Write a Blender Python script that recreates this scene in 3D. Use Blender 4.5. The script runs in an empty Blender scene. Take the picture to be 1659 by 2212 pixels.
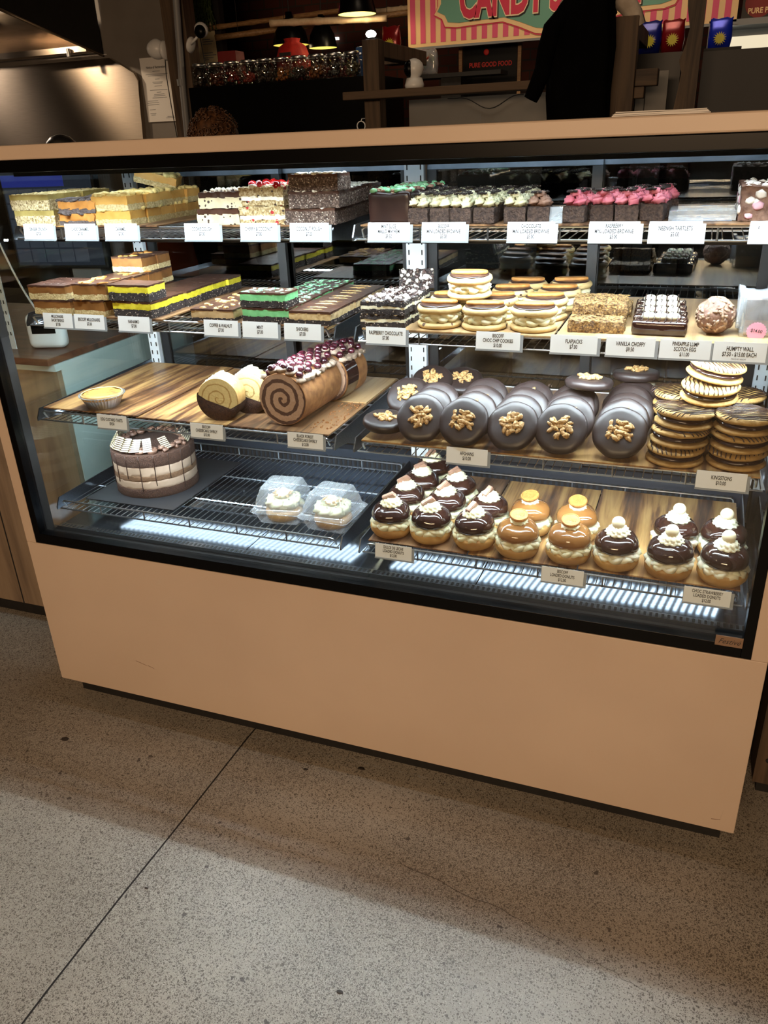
import bpy, math, random
from mathutils import Vector, Matrix, noise
sc = bpy.context.scene
C = sc.collection
PI = math.pi
# ------------------------------------------------------------------ camera
cam = bpy.data.cameras.new('camera')
cam.sensor_fit = 'VERTICAL'; cam.sensor_height = 36.0; cam.lens = 28.086; cam.clip_start = 0.05
camo = bpy.data.objects.new('camera', cam); C.objects.link(camo)
def cam_axes(yaw, pitch, roll):
    f = Vector((math.sin(yaw)*math.cos(pitch), math.cos(yaw)*math.cos(pitch), -math.sin(pitch)))
    r = f.cross(Vector((0, 0, 1))).normalized(); u = r.cross(f)
    return r*math.cos(roll)+u*math.sin(roll), -r*math.sin(roll)+u*math.cos(roll), f
R_, U_, F_ = cam_axes(-0.3785, 0.4388, -0.0427)
m = Matrix((R_, U_, -F_)).transposed().to_4x4(); m.translation = Vector((1.591, -1.4217, 1.451))
camo.matrix_world = m
sc.camera = camo
# ------------------------------------------------------------------ world, lights, exposure
w = bpy.data.worlds.new('world'); sc.world = w; w.use_nodes = True
w.node_tree.nodes['Background'].inputs[0].default_value = (1.0, 0.72, 0.5, 1)
w.node_tree.nodes['Background'].inputs[1].default_value = 0.012
sc.view_settings.view_transform = 'Standard'; sc.view_settings.look = 'None'
sc.view_settings.gamma = 1; sc.view_settings.exposure = 0.0
try:
    sc.view_settings.use_curve_mapping = False
    sc.cycles.use_denoising = True
    sc.cycles.transparent_max_bounces = 20
    sc.cycles.max_bounces = 9
    sc.cycles.caustics_reflective = False; sc.cycles.caustics_refractive = False
except Exception: pass
def area(name, loc, target, sx, sy, power, col, spread=None):
    l = bpy.data.lights.new(name, 'AREA'); l.shape = 'RECTANGLE'; l.size = sx; l.size_y = sy
    l.energy = power; l.color = col
    if spread: l.spread = spread
    o = bpy.data.objects.new(name, l); C.objects.link(o); o.location = loc
    d = Vector(target)-Vector(loc)
    z = -d.normalized(); x = Vector((1, 0, 0)); y = z.cross(x).normalized(); x = y.cross(z)
    mm = Matrix((x, y, z)).transposed().to_4x4(); mm.translation = Vector(loc); o.matrix_world = mm
    return o
WARM = (1.0, 0.67, 0.40); COOL = (0.80, 0.92, 1.0)
area('led_light_header_front', (0.9, 0.048, 1.403), (0.9, 0.30, 0.9), 1.68, 0.010, 3.8, COOL, 1.5)
for xc, ln in ((.462, .80), (1.34, .80)):
    for zl, pw, y0 in [(1.252, 2.0, .148), (1.050, 2.2, .128), (.815, 1.8, .100)]:
        area('led_light_rail', (xc, y0+.008, zl), (xc, y0+.16, zl-.2), ln, 0.008, pw, COOL, 2.0)  # added fill under each front rail, aimed back at the food
LED_HEADER, LED_SHELF, LED_FLOORSTRIP = 30, (235, 250, 180), 6.5
area('ceiling_light_warm', (1.5, -4.4, 1.95), (1.0, 0, 0.4), 2.4, 0.4, 118, WARM)  # unseen warm light, set low and frontal so the panel outshines the floor
area('ceiling_light_warm_side', (-1.2, -3.0, 2.8), (0.3, 0, 0.4), 0.5, 0.5, 6, WARM)
area('kitchen_ceiling_light', (1.0, 1.7, 3.1), (1.1, 3.0, 1.6), 1.4, 0.4, 5, (1.0, 0.78, 0.55), 1.5)
area('hood_light', (-2.50, 2.30, 2.32), (-2.3, 2.95, 1.6), 0.06, 0.06, 9, (1.0, 0.72, 0.45))
area('hood_light_wide', (-2.9, 2.20, 2.32), (-2.2, 2.95, 1.5), 1.3, 0.10, 9, (1.0, 0.80, 0.62))  # unseen fill added to lift the dark left part of the splash
# ------------------------------------------------------------------ helpers
def tag(o, label=None, cat=None, group=None, kind=None):
    if label: o['label'] = label
    if cat: o['category'] = cat
    if group: o['group'] = group
    if kind: o['kind'] = kind
    return o
def empty(name, loc=(0, 0, 0), rz=0, label=None, cat=None, group=None, rx=0, ry=0):
    o = bpy.data.objects.new(name, None); C.objects.link(o); o.empty_display_size = 0.02
    o.location = loc; o.rotation_euler = (rx, ry, rz)
    return tag(o, label, cat, group)
def kids(o): return [c for c in bpy.data.objects if c.parent == o]
KID = {}
def copy_tree(o, parent=None):
    c = o.copy(); C.objects.link(c); c.parent = parent
    for ch in KID.get(o.name, []):
        copy_tree(ch, c)
    KID[c.name] = []
    return c
def icos(sub):
    import bmesh
    b = bmesh.new(); bmesh.ops.create_icosphere(b, subdivisions=sub, radius=1)
    v = [x.co.copy() for x in b.verts]; b.verts.index_update()
    f = [[x.index for x in fc.verts] for fc in b.faces]; b.free(); return v, f
ICO = {1: icos(1), 2: icos(2), 3: icos(3)}
def nz(p, f, seed): return noise.noise(Vector(p)*f+Vector((seed*7.3, seed*3.1, seed*1.7)))
def nv(p, f, seed): return noise.noise_vector(Vector(p)*f+Vector((seed*7.3, seed*3.1, seed*1.7)))
class MB:
    def __init__(s): s.v = []; s.f = []
    def add(s, vs, fs, M=None):
        n = len(s.v)
        s.v += [tuple(M @ Vector(p)) if M else tuple(p) for p in vs]
        s.f += [[i+n for i in f] for f in fs]; return s
    def box(s, x0, x1, y0, y1, z0, z1, M=None):
        return s.add([(x0,y0,z0),(x1,y0,z0),(x1,y1,z0),(x0,y1,z0),(x0,y0,z1),(x1,y0,z1),(x1,y1,z1),(x0,y1,z1)],
            [(0,3,2,1),(4,5,6,7),(0,1,5,4),(1,2,6,5),(2,3,7,6),(3,0,4,7)], M)
    def block(s, w, d, h, z0=0, res=0.007, amp=0.001, freq=90, seed=0, top_amp=None, rnd=0.0):
        nx = max(1, int(w/res)); ny = max(1, int(d/res)); nzz = max(1, int(h/res))
        idx = {}; vs = []
        def V(i, j, k):
            if (i, j, k) in idx: return idx[i, j, k]
            x = -w/2+w*i/nx; y = -d/2+d*j/ny; z = h*k/nzz
            if rnd:
                q = Vector((x, y, z-h/2)); hx, hy, hz = w/2-rnd, d/2-rnd, max(h/2-rnd, 1e-5)
                c = Vector((max(-hx, min(hx, q.x)), max(-hy, min(hy, q.y)), max(-hz, min(hz, q.z))))
                dd = q-c
                if dd.length > 1e-7: q = c+dd.normalized()*min(rnd, dd.length) if dd.length > rnd else q
                x, y, z = q.x, q.y, q.z+h/2
            n = nv((x, y, z+z0), freq, seed)*amp
            if top_amp and k == nzz: n.z += top_amp*nz((x, y, 0), freq*0.5, seed+5)
            idx[i, j, k] = len(vs); vs.append((x+n.x, y+n.y, z0+z+n.z)); return idx[i, j, k]
        fs = []
        for i in range(nx):
            for j in range(ny):
                fs.append((V(i,j,0), V(i,j+1,0), V(i+1,j+1,0), V(i+1,j,0)))
                fs.append((V(i,j,nzz), V(i+1,j,nzz), V(i+1,j+1,nzz), V(i,j+1,nzz)))
        for i in range(nx):
            for k in range(nzz):
                fs.append((V(i,0,k), V(i+1,0,k), V(i+1,0,k+1), V(i,0,k+1)))
                fs.append((V(i,ny,k), V(i,ny,k+1), V(i+1,ny,k+1), V(i+1,ny,k)))
        for j in range(ny):
            for k in range(nzz):
                fs.append((V(0,j,k), V(0,j,k+1), V(0,j+1,k+1), V(0,j+1,k)))
                fs.append((V(nx,j,k), V(nx,j+1,k), V(nx,j+1,k+1), V(nx,j,k+1)))
        return s.add(vs, fs)
    def lump(s, c, r, sub=1, amp=0.3, seed=0, M=None, freq=1.2):
        vs, fs = ICO[sub]
        if not hasattr(r, '__len__'): r = (r, r, r)
        out = []
        for p in vs:
            k = 1+amp*nz(p, freq, seed)
            q = Vector((p.x*r[0]*k, p.y*r[1]*k, p.z*r[2]*k))
            if M: q = M @ q
            out.append(q+Vector(c))
        return s.add(out, fs)
    def lathe(s, prof, n=32, M=None, mod=None, cap=True):
        vs = []; fs = []
        for k, (r, z) in enumerate(prof):
            for i in range(n):
                a = 2*PI*i/n; rr, zz = r, z
                if mod: rr, zz = mod(r, z, a, k)
                vs.append((rr*math.cos(a), rr*math.sin(a), zz))
        for k in range(len(prof)-1):
            for i in range(n):
                j = (i+1) % n
                fs.append((k*n+i, k*n+j, (k+1)*n+j, (k+1)*n+i))
        if cap:
            fs.append(list(range(n))[::-1]); fs.append([(len(prof)-1)*n+i for i in range(n)])
        return s.add(vs, fs, M)
    def tube(s, pts, r, n=6, flute=0, cap=True, M=None):
        pts = [Vector(p) for p in pts]; L = len(pts); vs = []; fs = []
        t = (pts[1]-pts[0]).normalized()
        a = t.orthogonal().normalized()
        for k, p in enumerate(pts):
            t = (pts[min(k+1, L-1)]-pts[max(k-1, 0)])
            if t.length < 1e-9: t = Vector((0, 0, 1))
            t.normalize(); a = (a-t*a.dot(t)); a.normalize(); b = t.cross(a)
            rr = r(k/(L-1)) if callable(r) else r
            for i in range(n):
                q = rr*(1+(flute if i % 2 else -flute)) ; an = 2*PI*i/n
                vs.append(p+a*math.cos(an)*q+b*math.sin(an)*q)
        for k in range(L-1):
            for i in range(n):
                j = (i+1) % n; fs.append((k*n+i, k*n+j, (k+1)*n+j, (k+1)*n+i))
        if cap:
            fs.append(list(range(n))[::-1]); fs.append([(L-1)*n+i for i in range(n)])
        return s.add(vs, fs, M)
    def prism(s, poly, a0, a1, axis='x', M=None):
        n = len(poly); vs = []
        for a in (a0, a1):
            for p, q in poly:
                vs.append({'x': (a, p, q), 'y': (p, a, q), 'z': (p, q, a)}[axis])
        fs = [list(range(n))[::-1], [n+i for i in range(n)]]+[(i, (i+1) % n, n+(i+1) % n, n+i) for i in range(n)]
        return s.add(vs, fs, M)
    def build(s, name, mat, parent=None, smooth=None, loc=None, bevel=0):
        me = bpy.data.meshes.new(name); me.from_pydata(s.v, [], s.f); me.update()
        import bmesh
        b = bmesh.new(); b.from_mesh(me); bmesh.ops.recalc_face_normals(b, faces=b.faces); b.to_mesh(me); b.free()
        me.materials.append(mat)
        if smooth is not None:
            me.polygons.foreach_set('use_smooth', [True]*len(me.polygons))
            if smooth < 179: me.set_sharp_from_angle(angle=math.radians(smooth))
        o = bpy.data.objects.new(name, me); C.objects.link(o)
        if parent:
            o.parent = parent; KID.setdefault(parent.name, []).append(o)
        if loc: o.location = loc
        if bevel:
            bv = o.modifiers.new('bevel', 'BEVEL'); bv.width = bevel; bv.segments = 2; bv.limit_method = 'ANGLE'
        return o
def Box(name, mat, x0, x1, y0, y1, z0, z1, parent=None, bevel=0):
    return MB().box(x0, x1, y0, y1, z0, z1).build(name, mat, parent, bevel=bevel)
def S(h):  # sRGB triple 0..255 to linear
    return tuple(((c/255)/12.92 if c/255 <= .04045 else ((c/255+.055)/1.055)**2.4) for c in h)+(1,)
class NT:
    def __init__(s, name):
        s.m = bpy.data.materials.new(name); s.m.use_nodes = True; s.t = s.m.node_tree
        s.b = s.t.nodes['Principled BSDF']; s.out = s.t.nodes['Material Output']
    def n(s, kind, ins=None, **kw):
        x = s.t.nodes.new(kind)
        for k, v in kw.items(): setattr(x, k, v)
        for k, v in (ins or {}).items(): s.set(x.inputs[k], v)
        return x
    def set(s, i, v):
        if isinstance(v, bpy.types.NodeSocket): s.t.links.new(v, i)
        else: i.default_value = v
    def vec(s, stretch=(1, 1, 1), rnd=True, rot=(0, 0, 0)):
        tc = s.n('ShaderNodeTexCoord'); mp = s.n('ShaderNodeMapping', {'Vector': tc.outputs['Object'], 'Scale': stretch, 'Rotation': rot})
        if rnd:
            oi = s.n('ShaderNodeObjectInfo'); ad = s.n('ShaderNodeVectorMath', operation='ADD')
            mu = s.n('ShaderNodeMath', {0: oi.outputs['Random'], 1: 13.0}, operation='MULTIPLY')
            s.set(ad.inputs[0], mp.outputs[0]); s.set(ad.inputs[1], mu.outputs[0]); return ad.outputs[0]
        return mp.outputs[0]
    def noise(s, v, scale, detail=4, rough=.55, dist=0):
        return s.n('ShaderNodeTexNoise', {'Vector': v, 'Scale': scale, 'Detail': detail, 'Roughness': rough, 'Distortion': dist}).outputs['Fac']
    def ramp(s, f, stops, interp='LINEAR'):
        r = s.n('ShaderNodeValToRGB', {'Fac': f}); cr = r.color_ramp; cr.interpolation = interp
        while len(cr.elements) < len(stops): cr.elements.new(0.5)
        for e, (p, c) in zip(cr.elements, stops): e.position = p; e.color = c if len(c) == 4 else tuple(c)+(1,)
        return r.outputs['Color']
    def mix(s, f, a, b, mode='MIX'):
        x = s.n('ShaderNodeMix', data_type='RGBA', blend_type=mode)
        s.set(x.inputs[0], f); s.set(x.inputs[6], a); s.set(x.inputs[7], b); return x.outputs[2]
    def math(s, op, a, b=0.0, c=0.0):
        x = s.n('ShaderNodeMath', operation=op); s.set(x.inputs[0], a); s.set(x.inputs[1], b); s.set(x.inputs[2], c); return x.outputs[0]
    def P(s, **k):
        for a, v in k.items(): s.set(s.b.inputs[a.replace('_', ' ')], v)
        return s
    def bump(s, h, strength=.4, dist=.001):
        b = s.n('ShaderNodeBump', {'Height': h, 'Strength': strength, 'Distance': dist}); s.set(s.b.inputs['Normal'], b.outputs[0])
def mat(name, stops, scale=40, rough=.6, bump=.3, bdist=.001, detail=4, stretch=(1, 1, 1), metal=0, coat=0, bscale=None, sss=0, specks=None, rnd=True):
    """noise driven colour ramp; specks = (scale, threshold, colour) voronoi flecks"""
    t = NT(name)
    if len(stops) == 3 and not hasattr(stops[0], '__len__'): stops = [(0.5, S(stops))]
    elif len(stops[0]) == 3: stops = [(.35+.3*i/max(1, len(stops)-1), S(c)) for i, c in enumerate(stops)]
    if scale >= 90: scale *= 2; bscale = (bscale or scale)*1.6; bdist *= 1.5; bump = min(1, bump*1.15)
    v = t.vec(stretch, rnd); f = t.noise(v, scale, detail)
    col = t.ramp(f, stops) if len(stops) > 1 else stops[0][1]
    if specks:
        for sp in (specks if isinstance(specks, list) else [specks]):
            vo = t.n('ShaderNodeTexVoronoi', {'Vector': v, 'Scale': sp[0]})
            sel = t.n('ShaderNodeSeparateColor', {0: vo.outputs['Color']})
            k = t.math('MULTIPLY', t.math('LESS_THAN', vo.outputs['Distance'], .38), t.math('LESS_THAN', sel.outputs[0], sp[1]))
            col = t.mix(k, col, S(sp[2]))
    t.P(Base_Color=col, Roughness=rough, Metallic=metal, Coat_Weight=coat)
    if sss:
        t.P(Subsurface_Weight=sss); t.b.inputs['Subsurface Radius'].default_value = (1, .6, .35); t.b.inputs['Subsurface Scale'].default_value = .004
    if bump: t.bump(t.noise(v, bscale or scale*2, 5), bump, bdist)
    return t.m
def emis(name, col, s):
    t = NT(name); t.P(Base_Color=(0, 0, 0, 1), Emission_Color=col, Emission_Strength=s); return t.m
def pane(name, refl=1.0, tint=(1, 1, 1, 1), rough=0.0, base=.02, white=0.0):
    t = NT(name); t.t.nodes.remove(t.b)
    ge = t.n('ShaderNodeNewGeometry'); fr = t.n('ShaderNodeFresnel', {'IOR': t.math('SUBTRACT', 1.5, t.math('MULTIPLY', ge.outputs['Backfacing'], 1.5-1/1.5))}); k = t.math('ADD', t.math('MULTIPLY', fr.outputs[0], refl), base); 
    tr = t.n('ShaderNodeBsdfTransparent', {'Color': tint}); gl = t.n('ShaderNodeBsdfGlossy', {'Roughness': rough})
    m1 = t.n('ShaderNodeMixShader', {0: k, 1: tr.outputs[0], 2: gl.outputs[0]})
    o = m1.outputs[0]
    if white:
        df = t.n('ShaderNodeBsdfDiffuse', {'Color': (.9, .95, 1, 1)}); m2 = t.n('ShaderNodeMixShader', {0: white, 1: o, 2: df.outputs[0]}); o = m2.outputs[0]
    t.set(t.out.inputs[0], o); return t.m
# ------------------------------------------------------------------ materials
def laminate():
    t = NT('peach laminate'); v = t.vec(rnd=False); f = t.noise(v, 2.2, 3); g = t.noise(v, 420, 2)
    c = t.ramp(f, [(.3, S((200, 180, 162))), (.7, S((210, 190, 171)))])
    sm = t.noise(t.vec((9, 9, 40), False), 3, 4, .7)
    c = t.mix(t.ramp(sm, [(.70, (0, 0, 0)), (.80, (.35, .35, .35))]), c, S((150, 100, 75)))
    t.P(Base_Color=c, Roughness=.42); t.bump(g, .12, .0004); return t.m
M_peach = laminate()
M_scuff = mat('scuff', ((120, 82, 62)), bump=0)
M_black = mat('black gloss', ((6, 6, 7)), rough=.3, bump=0)
M_black.node_tree.nodes['Principled BSDF'].inputs['Specular IOR Level'].default_value = .12
M_blackmatt = mat('black matt', [(14, 13, 13), (24, 22, 21)], rough=.7, bump=.05)
def steel(name, c, rough, stretch=(1, 60, 60), b=.08):
    t = NT(name); v = t.vec(stretch, False); f = t.noise(v, 6, 3)
    t.P(Base_Color=t.ramp(f, [(.3, S(c)), (.7, S(tuple(min(255, x+22) for x in c)))]), Metallic=1, Roughness=rough); t.bump(f, b, .0004); return t.m
M_steel = steel('brushed steel', (165, 172, 180), .22)
M_deck = steel('case deck steel', (128, 138, 150), .14, b=.05)
M_deck.node_tree.nodes['Principled BSDF'].inputs['Metallic'].default_value = .97
M_wire = mat('chrome wire', ((220, 224, 228)), rough=.28, metal=1, bump=0)
M_bracket = steel('shelf bracket steel', (112, 118, 126), .32)
M_hood = steel('hood steel', (186, 172, 156), .30, (2, 2, 260), .10)
_t = M_hood.node_tree; _tg = _t.nodes.new('ShaderNodeTangent'); _tg.direction_type = 'RADIAL'; _tg.axis = 'Z'
_t.links.new(_tg.outputs[0], _t.nodes['Principled BSDF'].inputs['Tangent']); _t.nodes['Principled BSDF'].inputs['Anisotropic'].default_value = .85; _t.nodes['Principled BSDF'].inputs['Anisotropic Rotation'].default_value = .25
M_upright = mat('white upright', ((205, 215, 222)), rough=.4, bump=0)
M_doorframe = mat('anodised door frame', [(96, 106, 118), (124, 136, 150)], scale=8, rough=.35, metal=.6, bump=.1)
M_doorstile = mat('dark door stile', ((26, 28, 31)), rough=.4, bump=0)
M_glass = pane('front glass', .5, (.97, .99, .98, 1), base=.004)
M_doorglass = pane('door glass', 1.0, (.62, .66, .68, 1), base=.13)
M_sideglass = pane('side glass', .9, (.93, .97, .96, 1), base=.02)
def wood(name, cols, sc_=1.0, axis='y', rough=.35, seed=0, dark=.5):
    st = {'y': (14, 1.1, 14), 'x': (1.1, 14, 14), 'z': (14, 14, 1.1)}[axis]
    t = NT(name); v = t.vec(st, True); w1 = t.noise(v, 1.1*sc_, 5, .6, 1.6); f2 = t.noise(t.vec(tuple(6*a for a in st), True), 1.0*sc_, 3, .5)
    f = t.math('ADD', t.math('MULTIPLY', w1, .8), t.math('MULTIPLY', f2, .2))
    t.P(Base_Color=t.ramp(f, [(.37, S(cols[0])), (.44, S(cols[1])), (.50, S(cols[2])), (.57, S(cols[3])), (.63, S(cols[2])), (.70, S(cols[0]))]), Roughness=rough)
    t.bump(f2, .12, .0004); return t.m
M_board = wood('walnut laminate board', [(48, 30, 22), (104, 70, 44), (156, 118, 72), (180, 144, 92)], .8)
M_boarddark = wood('dark walnut laminate board', [(44, 29, 22), (84, 58, 40), (122, 90, 62), (142, 108, 76)], 1.1)
M_boardpale = wood('pale laminate board', [(120, 92, 60), (158, 124, 86), (178, 146, 104), (186, 158, 118)], .8)
M_counter = wood('dark counter top', [(58, 34, 24), (80, 48, 34), (98, 60, 42), (112, 72, 50)], .6, 'x', .3)
M_benchwood = wood('weathered bench panel', [(104, 88, 72), (122, 103, 84), (134, 115, 94), (144, 124, 101)], .5, 'z', .6)
M_timber = wood('rough timber', [(44, 33, 24), (62, 48, 36), (78, 62, 46), (88, 70, 53)], .7, 'z', .7)
M_timberx = wood('rough timber beam', [(44, 33, 24), (62, 48, 36), (78, 62, 46), (88, 70, 53)], .7, 'x', .7)
M_sidepanel = mat('pale bench side panel', [(176, 192, 192), (196, 206, 204)], scale=5, rough=.55, bump=.1, bscale=60)
M_traydark = mat('black slate tray', ((38, 39, 42)), rough=.38, bump=.08)
M_card = mat('price card', ((236, 242, 248)), rough=.45, bump=0)
M_holder = mat('card holder', ((150, 158, 166)), rough=.25, bump=0)
M_ink = mat('ink', ((40, 40, 44)), rough=.7, bump=0)
M_paper = mat('paper', ((225, 222, 218)), rough=.7, bump=0)
def floor_mat():
    t = NT('polished concrete'); v = t.vec(rnd=False)
    base = t.ramp(t.noise(v, 1.6, 5, .6), [(.3, S((158, 150, 138))), (.7, S((190, 182, 168)))])
    base = t.mix(t.math('MULTIPLY', t.noise(v, 30, 4), .35), base, S((118, 106, 92)))
    patch = t.ramp(t.noise(v, 2.3, 3), [(.32, (.25, .25, .25)), (.62, (.95, .95, .95))])
    wob = t.n('ShaderNodeTexNoise', {'Vector': v, 'Scale': 90, 'Detail': 1})
    for s_, th, c, sz in ((115, .35, (84, 76, 68), .30), (210, .75, (98, 90, 80), .42), (330, .85, (92, 84, 75), .45), (480, .7, (206, 200, 188), .40), (520, .8, (88, 80, 72), .45), (48, .05, (66, 59, 53), .24)):
        dv = t.n('ShaderNodeVectorMath', operation='SCALE'); t.set(dv.inputs[0], wob.outputs['Color']); dv.inputs['Scale'].default_value = .8/s_
        ad = t.n('ShaderNodeVectorMath', operation='ADD'); t.set(ad.inputs[0], v); t.set(ad.inputs[1], dv.outputs[0])
        vo = t.n('ShaderNodeTexVoronoi', {'Vector': ad.outputs[0], 'Scale': s_}); sp = t.n('ShaderNodeSeparateColor', {0: vo.outputs['Color']})
        k = t.math('MULTIPLY', t.math('LESS_THAN', vo.outputs['Distance'], t.math('MULTIPLY', t.math('ADD', sp.outputs[1], .25), sz)), t.math('LESS_THAN', sp.outputs[0], t.math('MULTIPLY', patch, th)))
        base = t.mix(t.math('MULTIPLY', k, .85), base, S(c))
    t.P(Base_Color=base, Roughness=.42); t.bump(t.noise(v, 160, 4), .35, .0008); return t.m
M_floor = floor_mat()
M_darkwall = mat('dark wall', [(20, 16, 14), (34, 27, 23)], scale=3, rough=.85, bump=.1)
M_brick = NT('brick wall')
_b = M_brick.n('ShaderNodeTexBrick', {'Vector': M_brick.vec((1, 1, 1), False, (PI/2, 0, 0)), 'Scale': 4.0, 'Color1': S((92, 46, 34)), 'Color2': S((70, 36, 28)), 'Mortar': S((60, 50, 44))})
M_brick.P(Base_Color=_b.outputs['Color'], Roughness=.9); M_brick = M_brick.m
M_white = mat('white plastic', ((222, 224, 226)), rough=.35, bump=0)
M_greyplas = mat('grey plastic', ((120, 124, 128)), rough=.5, bump=0)
M_offwhite = mat('off white panel', [(100, 98, 95), (112, 110, 106)], scale=3, rough=.6, bump=.05)
M_clear = pane('clear plastic', .9, (.95, .97, 1, 1), .06, .05, .13)
M_film = pane('cling film', 1.2, (.93, .96, 1, 1), .12, .10, .20)
M_jar = pane('jar glass', 1.2, (.9, .92, .9, 1), .03, .08)
# foods
F = {}
F['oat'] = mat('oat base', [(150, 128, 88), (206, 186, 142), (232, 216, 176)], 120, .8, .9, .003, bscale=160, specks=(240, .25, (120, 96, 62)))
F['gicing'] = mat('ginger icing', [(140, 122, 66), (172, 154, 92)], 30, .5, .3, .001)
F['gflake'] = mat('ginger flakes', [(176, 160, 106), (214, 198, 150)], 60, .7)
F['caramel'] = mat('caramel', [(168, 110, 52), (194, 136, 70)], 26, .4, .35, .0015, sss=.1)
F['caramelp'] = mat('pale caramel', [(184, 138, 66), (206, 160, 86)], 26, .4, .35, .0015, sss=.1)
F['cardark'] = mat('dark caramel', [(110, 72, 36), (140, 96, 52)], 22, .35, .2)
F['short'] = mat('shortbread', [(176, 154, 104), (214, 196, 148)], 110, .8, .8, .0025)
F['crumble'] = mat('crumble', [(194, 168, 98), (224, 204, 138)], 60, .75, .6, .002)
F['dkbase'] = mat('dark biscuit base', [(30, 24, 24), (56, 44, 42)], 130, .8, .9, .003, specks=(260, .22, (176, 160, 146)))
F['greybase'] = mat('grey biscuit base', [(72, 62, 62), (104, 92, 90)], 110, .8, .8, .0025)
F['choc'] = mat('milk chocolate', [(58, 36, 27), (76, 49, 37)], 18, .34, .2, .001)
F['dchoc'] = mat('dark chocolate', [(42, 27, 24), (56, 37, 32)], 14, .30, .12, .001)
F['gloss'] = mat('glossy chocolate glaze', [(38, 21, 17), (52, 30, 24)], 14, .12, .08, .001, coat=.6)
F['afghan'] = mat('afghan chocolate icing', [(36, 27, 26), (48, 37, 35)], 16, .42, .25, .0015)
F['cream'] = mat('whipped cream', [(205, 199, 162), (222, 217, 184)], 40, .5, .2, .001, sss=.2)
F['creamw'] = mat('white cream', [(214, 209, 180), (228, 224, 200)], 40, .5, .15, .001, sss=.2)
F['coffee'] = mat('coffee cream', [(166, 138, 98), (192, 166, 124)], 50, .55, .4, .0015)
F['dough'] = mat('cookie dough filling', [(190, 176, 140), (208, 196, 164)], 40, .6, .4, .0015, specks=(130, .34, (60, 44, 36)))
F['chips'] = mat('white chips', ((218, 210, 194)), rough=.5, bump=0)
F['cocobase'] = mat('coconut rough', [(58, 42, 36), (90, 70, 60), (140, 120, 108)], 150, .8, .9, .003, specks=(300, .20, (206, 192, 178)))
F['coconut'] = mat('coconut flakes', [(216, 208, 190), (240, 235, 222)], 60, .7, .3)
F['cherry'] = mat('glace cherry', [(158, 14, 18), (196, 34, 34)], 40, .18, .05, coat=.5)
F['cherrybase'] = mat('fruit and coconut base', [(140, 112, 72), (186, 162, 116), (218, 202, 166)], 110, .75, .9, .003, specks=[(120, .2, (70, 52, 40)), (90, .14, (178, 40, 40))])
F['yellow'] = mat('yellow custard filling', [(196, 182, 36), (222, 210, 60)], 70, .55, .4, .0015)
F['mint'] = mat('mint filling', [(104, 178, 118), (128, 202, 140)], 60, .55, .4, .0015)
F['mintbit'] = mat('mint pieces', [(110, 200, 140), (170, 224, 186)], 50, .4, .2)
F['nougat'] = mat('peanut filling', [(178, 150, 104), (212, 188, 142)], 80, .6, .5, .002)
F['nut'] = mat('nut pieces', [(146, 106, 58), (206, 170, 114)], 120, .6, .6, .002)
F['brownie'] = mat('brownie crumb', [(46, 32, 27), (84, 64, 54)], 90, .8, .9, .003)
F['pink'] = mat('raspberry frosting', [(196, 98, 116), (220, 130, 146)], 40, .5, .2, .001, sss=.15)
F['mocha'] = mat('chocolate frosting', [(128, 96, 80), (154, 120, 102)], 40, .5, .2, .001)
F['biscuit'] = mat('caramel biscuit', [(150, 98, 44), (182, 128, 64)], 60, .6, .4, .001)
F['cookie'] = mat('pale cookie', [(178, 150, 98), (208, 182, 130)], 26, .7, .5, .002, bscale=90, specks=(90, .10, (86, 62, 46)))
F['gcookie'] = mat('golden cookie', [(150, 116, 62), (188, 152, 92)], 40, .75, .8, .002, bscale=180)
F['flap'] = mat('flapjack oats', [(78, 56, 32), (128, 96, 54), (176, 142, 88)], 120, .7, .9, .003, specks=(160, .2, (82, 56, 36)))
F['bun'] = mat('donut dough', [(152, 110, 56), (202, 164, 100)], 12, .55, .25, .001, bscale=80)
F['glazec'] = mat('caramel glaze', [(112, 72, 35), (140, 96, 52)], 12, .14, .08, .001, coat=.5)
F['malt'] = mat('white malt ball', ((214, 202, 170)), rough=.3, bump=0)
F['rocky'] = mat('rocky road chocolate', [(92, 62, 50), (138, 104, 86)], 70, .6, .8, .003)
F['marsh'] = mat('marshmallow', ((240, 234, 226)), rough=.6, bump=.1)
F['marshp'] = mat('pink marshmallow', ((226, 176, 190)), rough=.6, bump=.1)
F['sponge'] = mat('chocolate sponge', [(50, 29, 18), (76, 48, 33)], 120, .85, .9, .003)
F['mousse'] = mat('chocolate mousse', [(150, 130, 112), (168, 147, 128)], 12, .5, .15, .001)
F['tancrust'] = mat('sponge roll crust', [(120, 78, 42), (150, 104, 60)], 60, .8, .5, .0015)
F['custard'] = mat('baked custard', [(186, 146, 60), (170, 128, 56), (92, 56, 32)], 60, .5, .3, .001)
F['pastry'] = mat('pastry', [(184, 146, 84), (206, 170, 108)], 60, .7, .3)
F['foil'] = mat('foil', ((214, 216, 220)), rough=.3, metal=.92, bump=.2, bscale=60)
# ------------------------------------------------------------------ room
def struct(o): o['kind'] = 'structure'; return o
struct(Box('floor', M_floor, -6, 6, -5, 5, -.1, 0))
struct(Box('wall_back', M_brick, -6, 6, 4.6, 4.7, 0, 3.2))
struct(Box('wall_left', M_darkwall, -4.1, -4.0, -5, 4.6, 0, 3.2))
struct(Box('wall_right', M_darkwall, 5.0, 5.1, -5, 4.6, 0, 3.2))
struct(Box('wall_front', M_darkwall, -6, 6, -5.1, -5, 0, 3.2))
struct(Box('ceiling', M_blackmatt, -6, 6, -5.1, 4.7, 3.2, 3.3))
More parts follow.
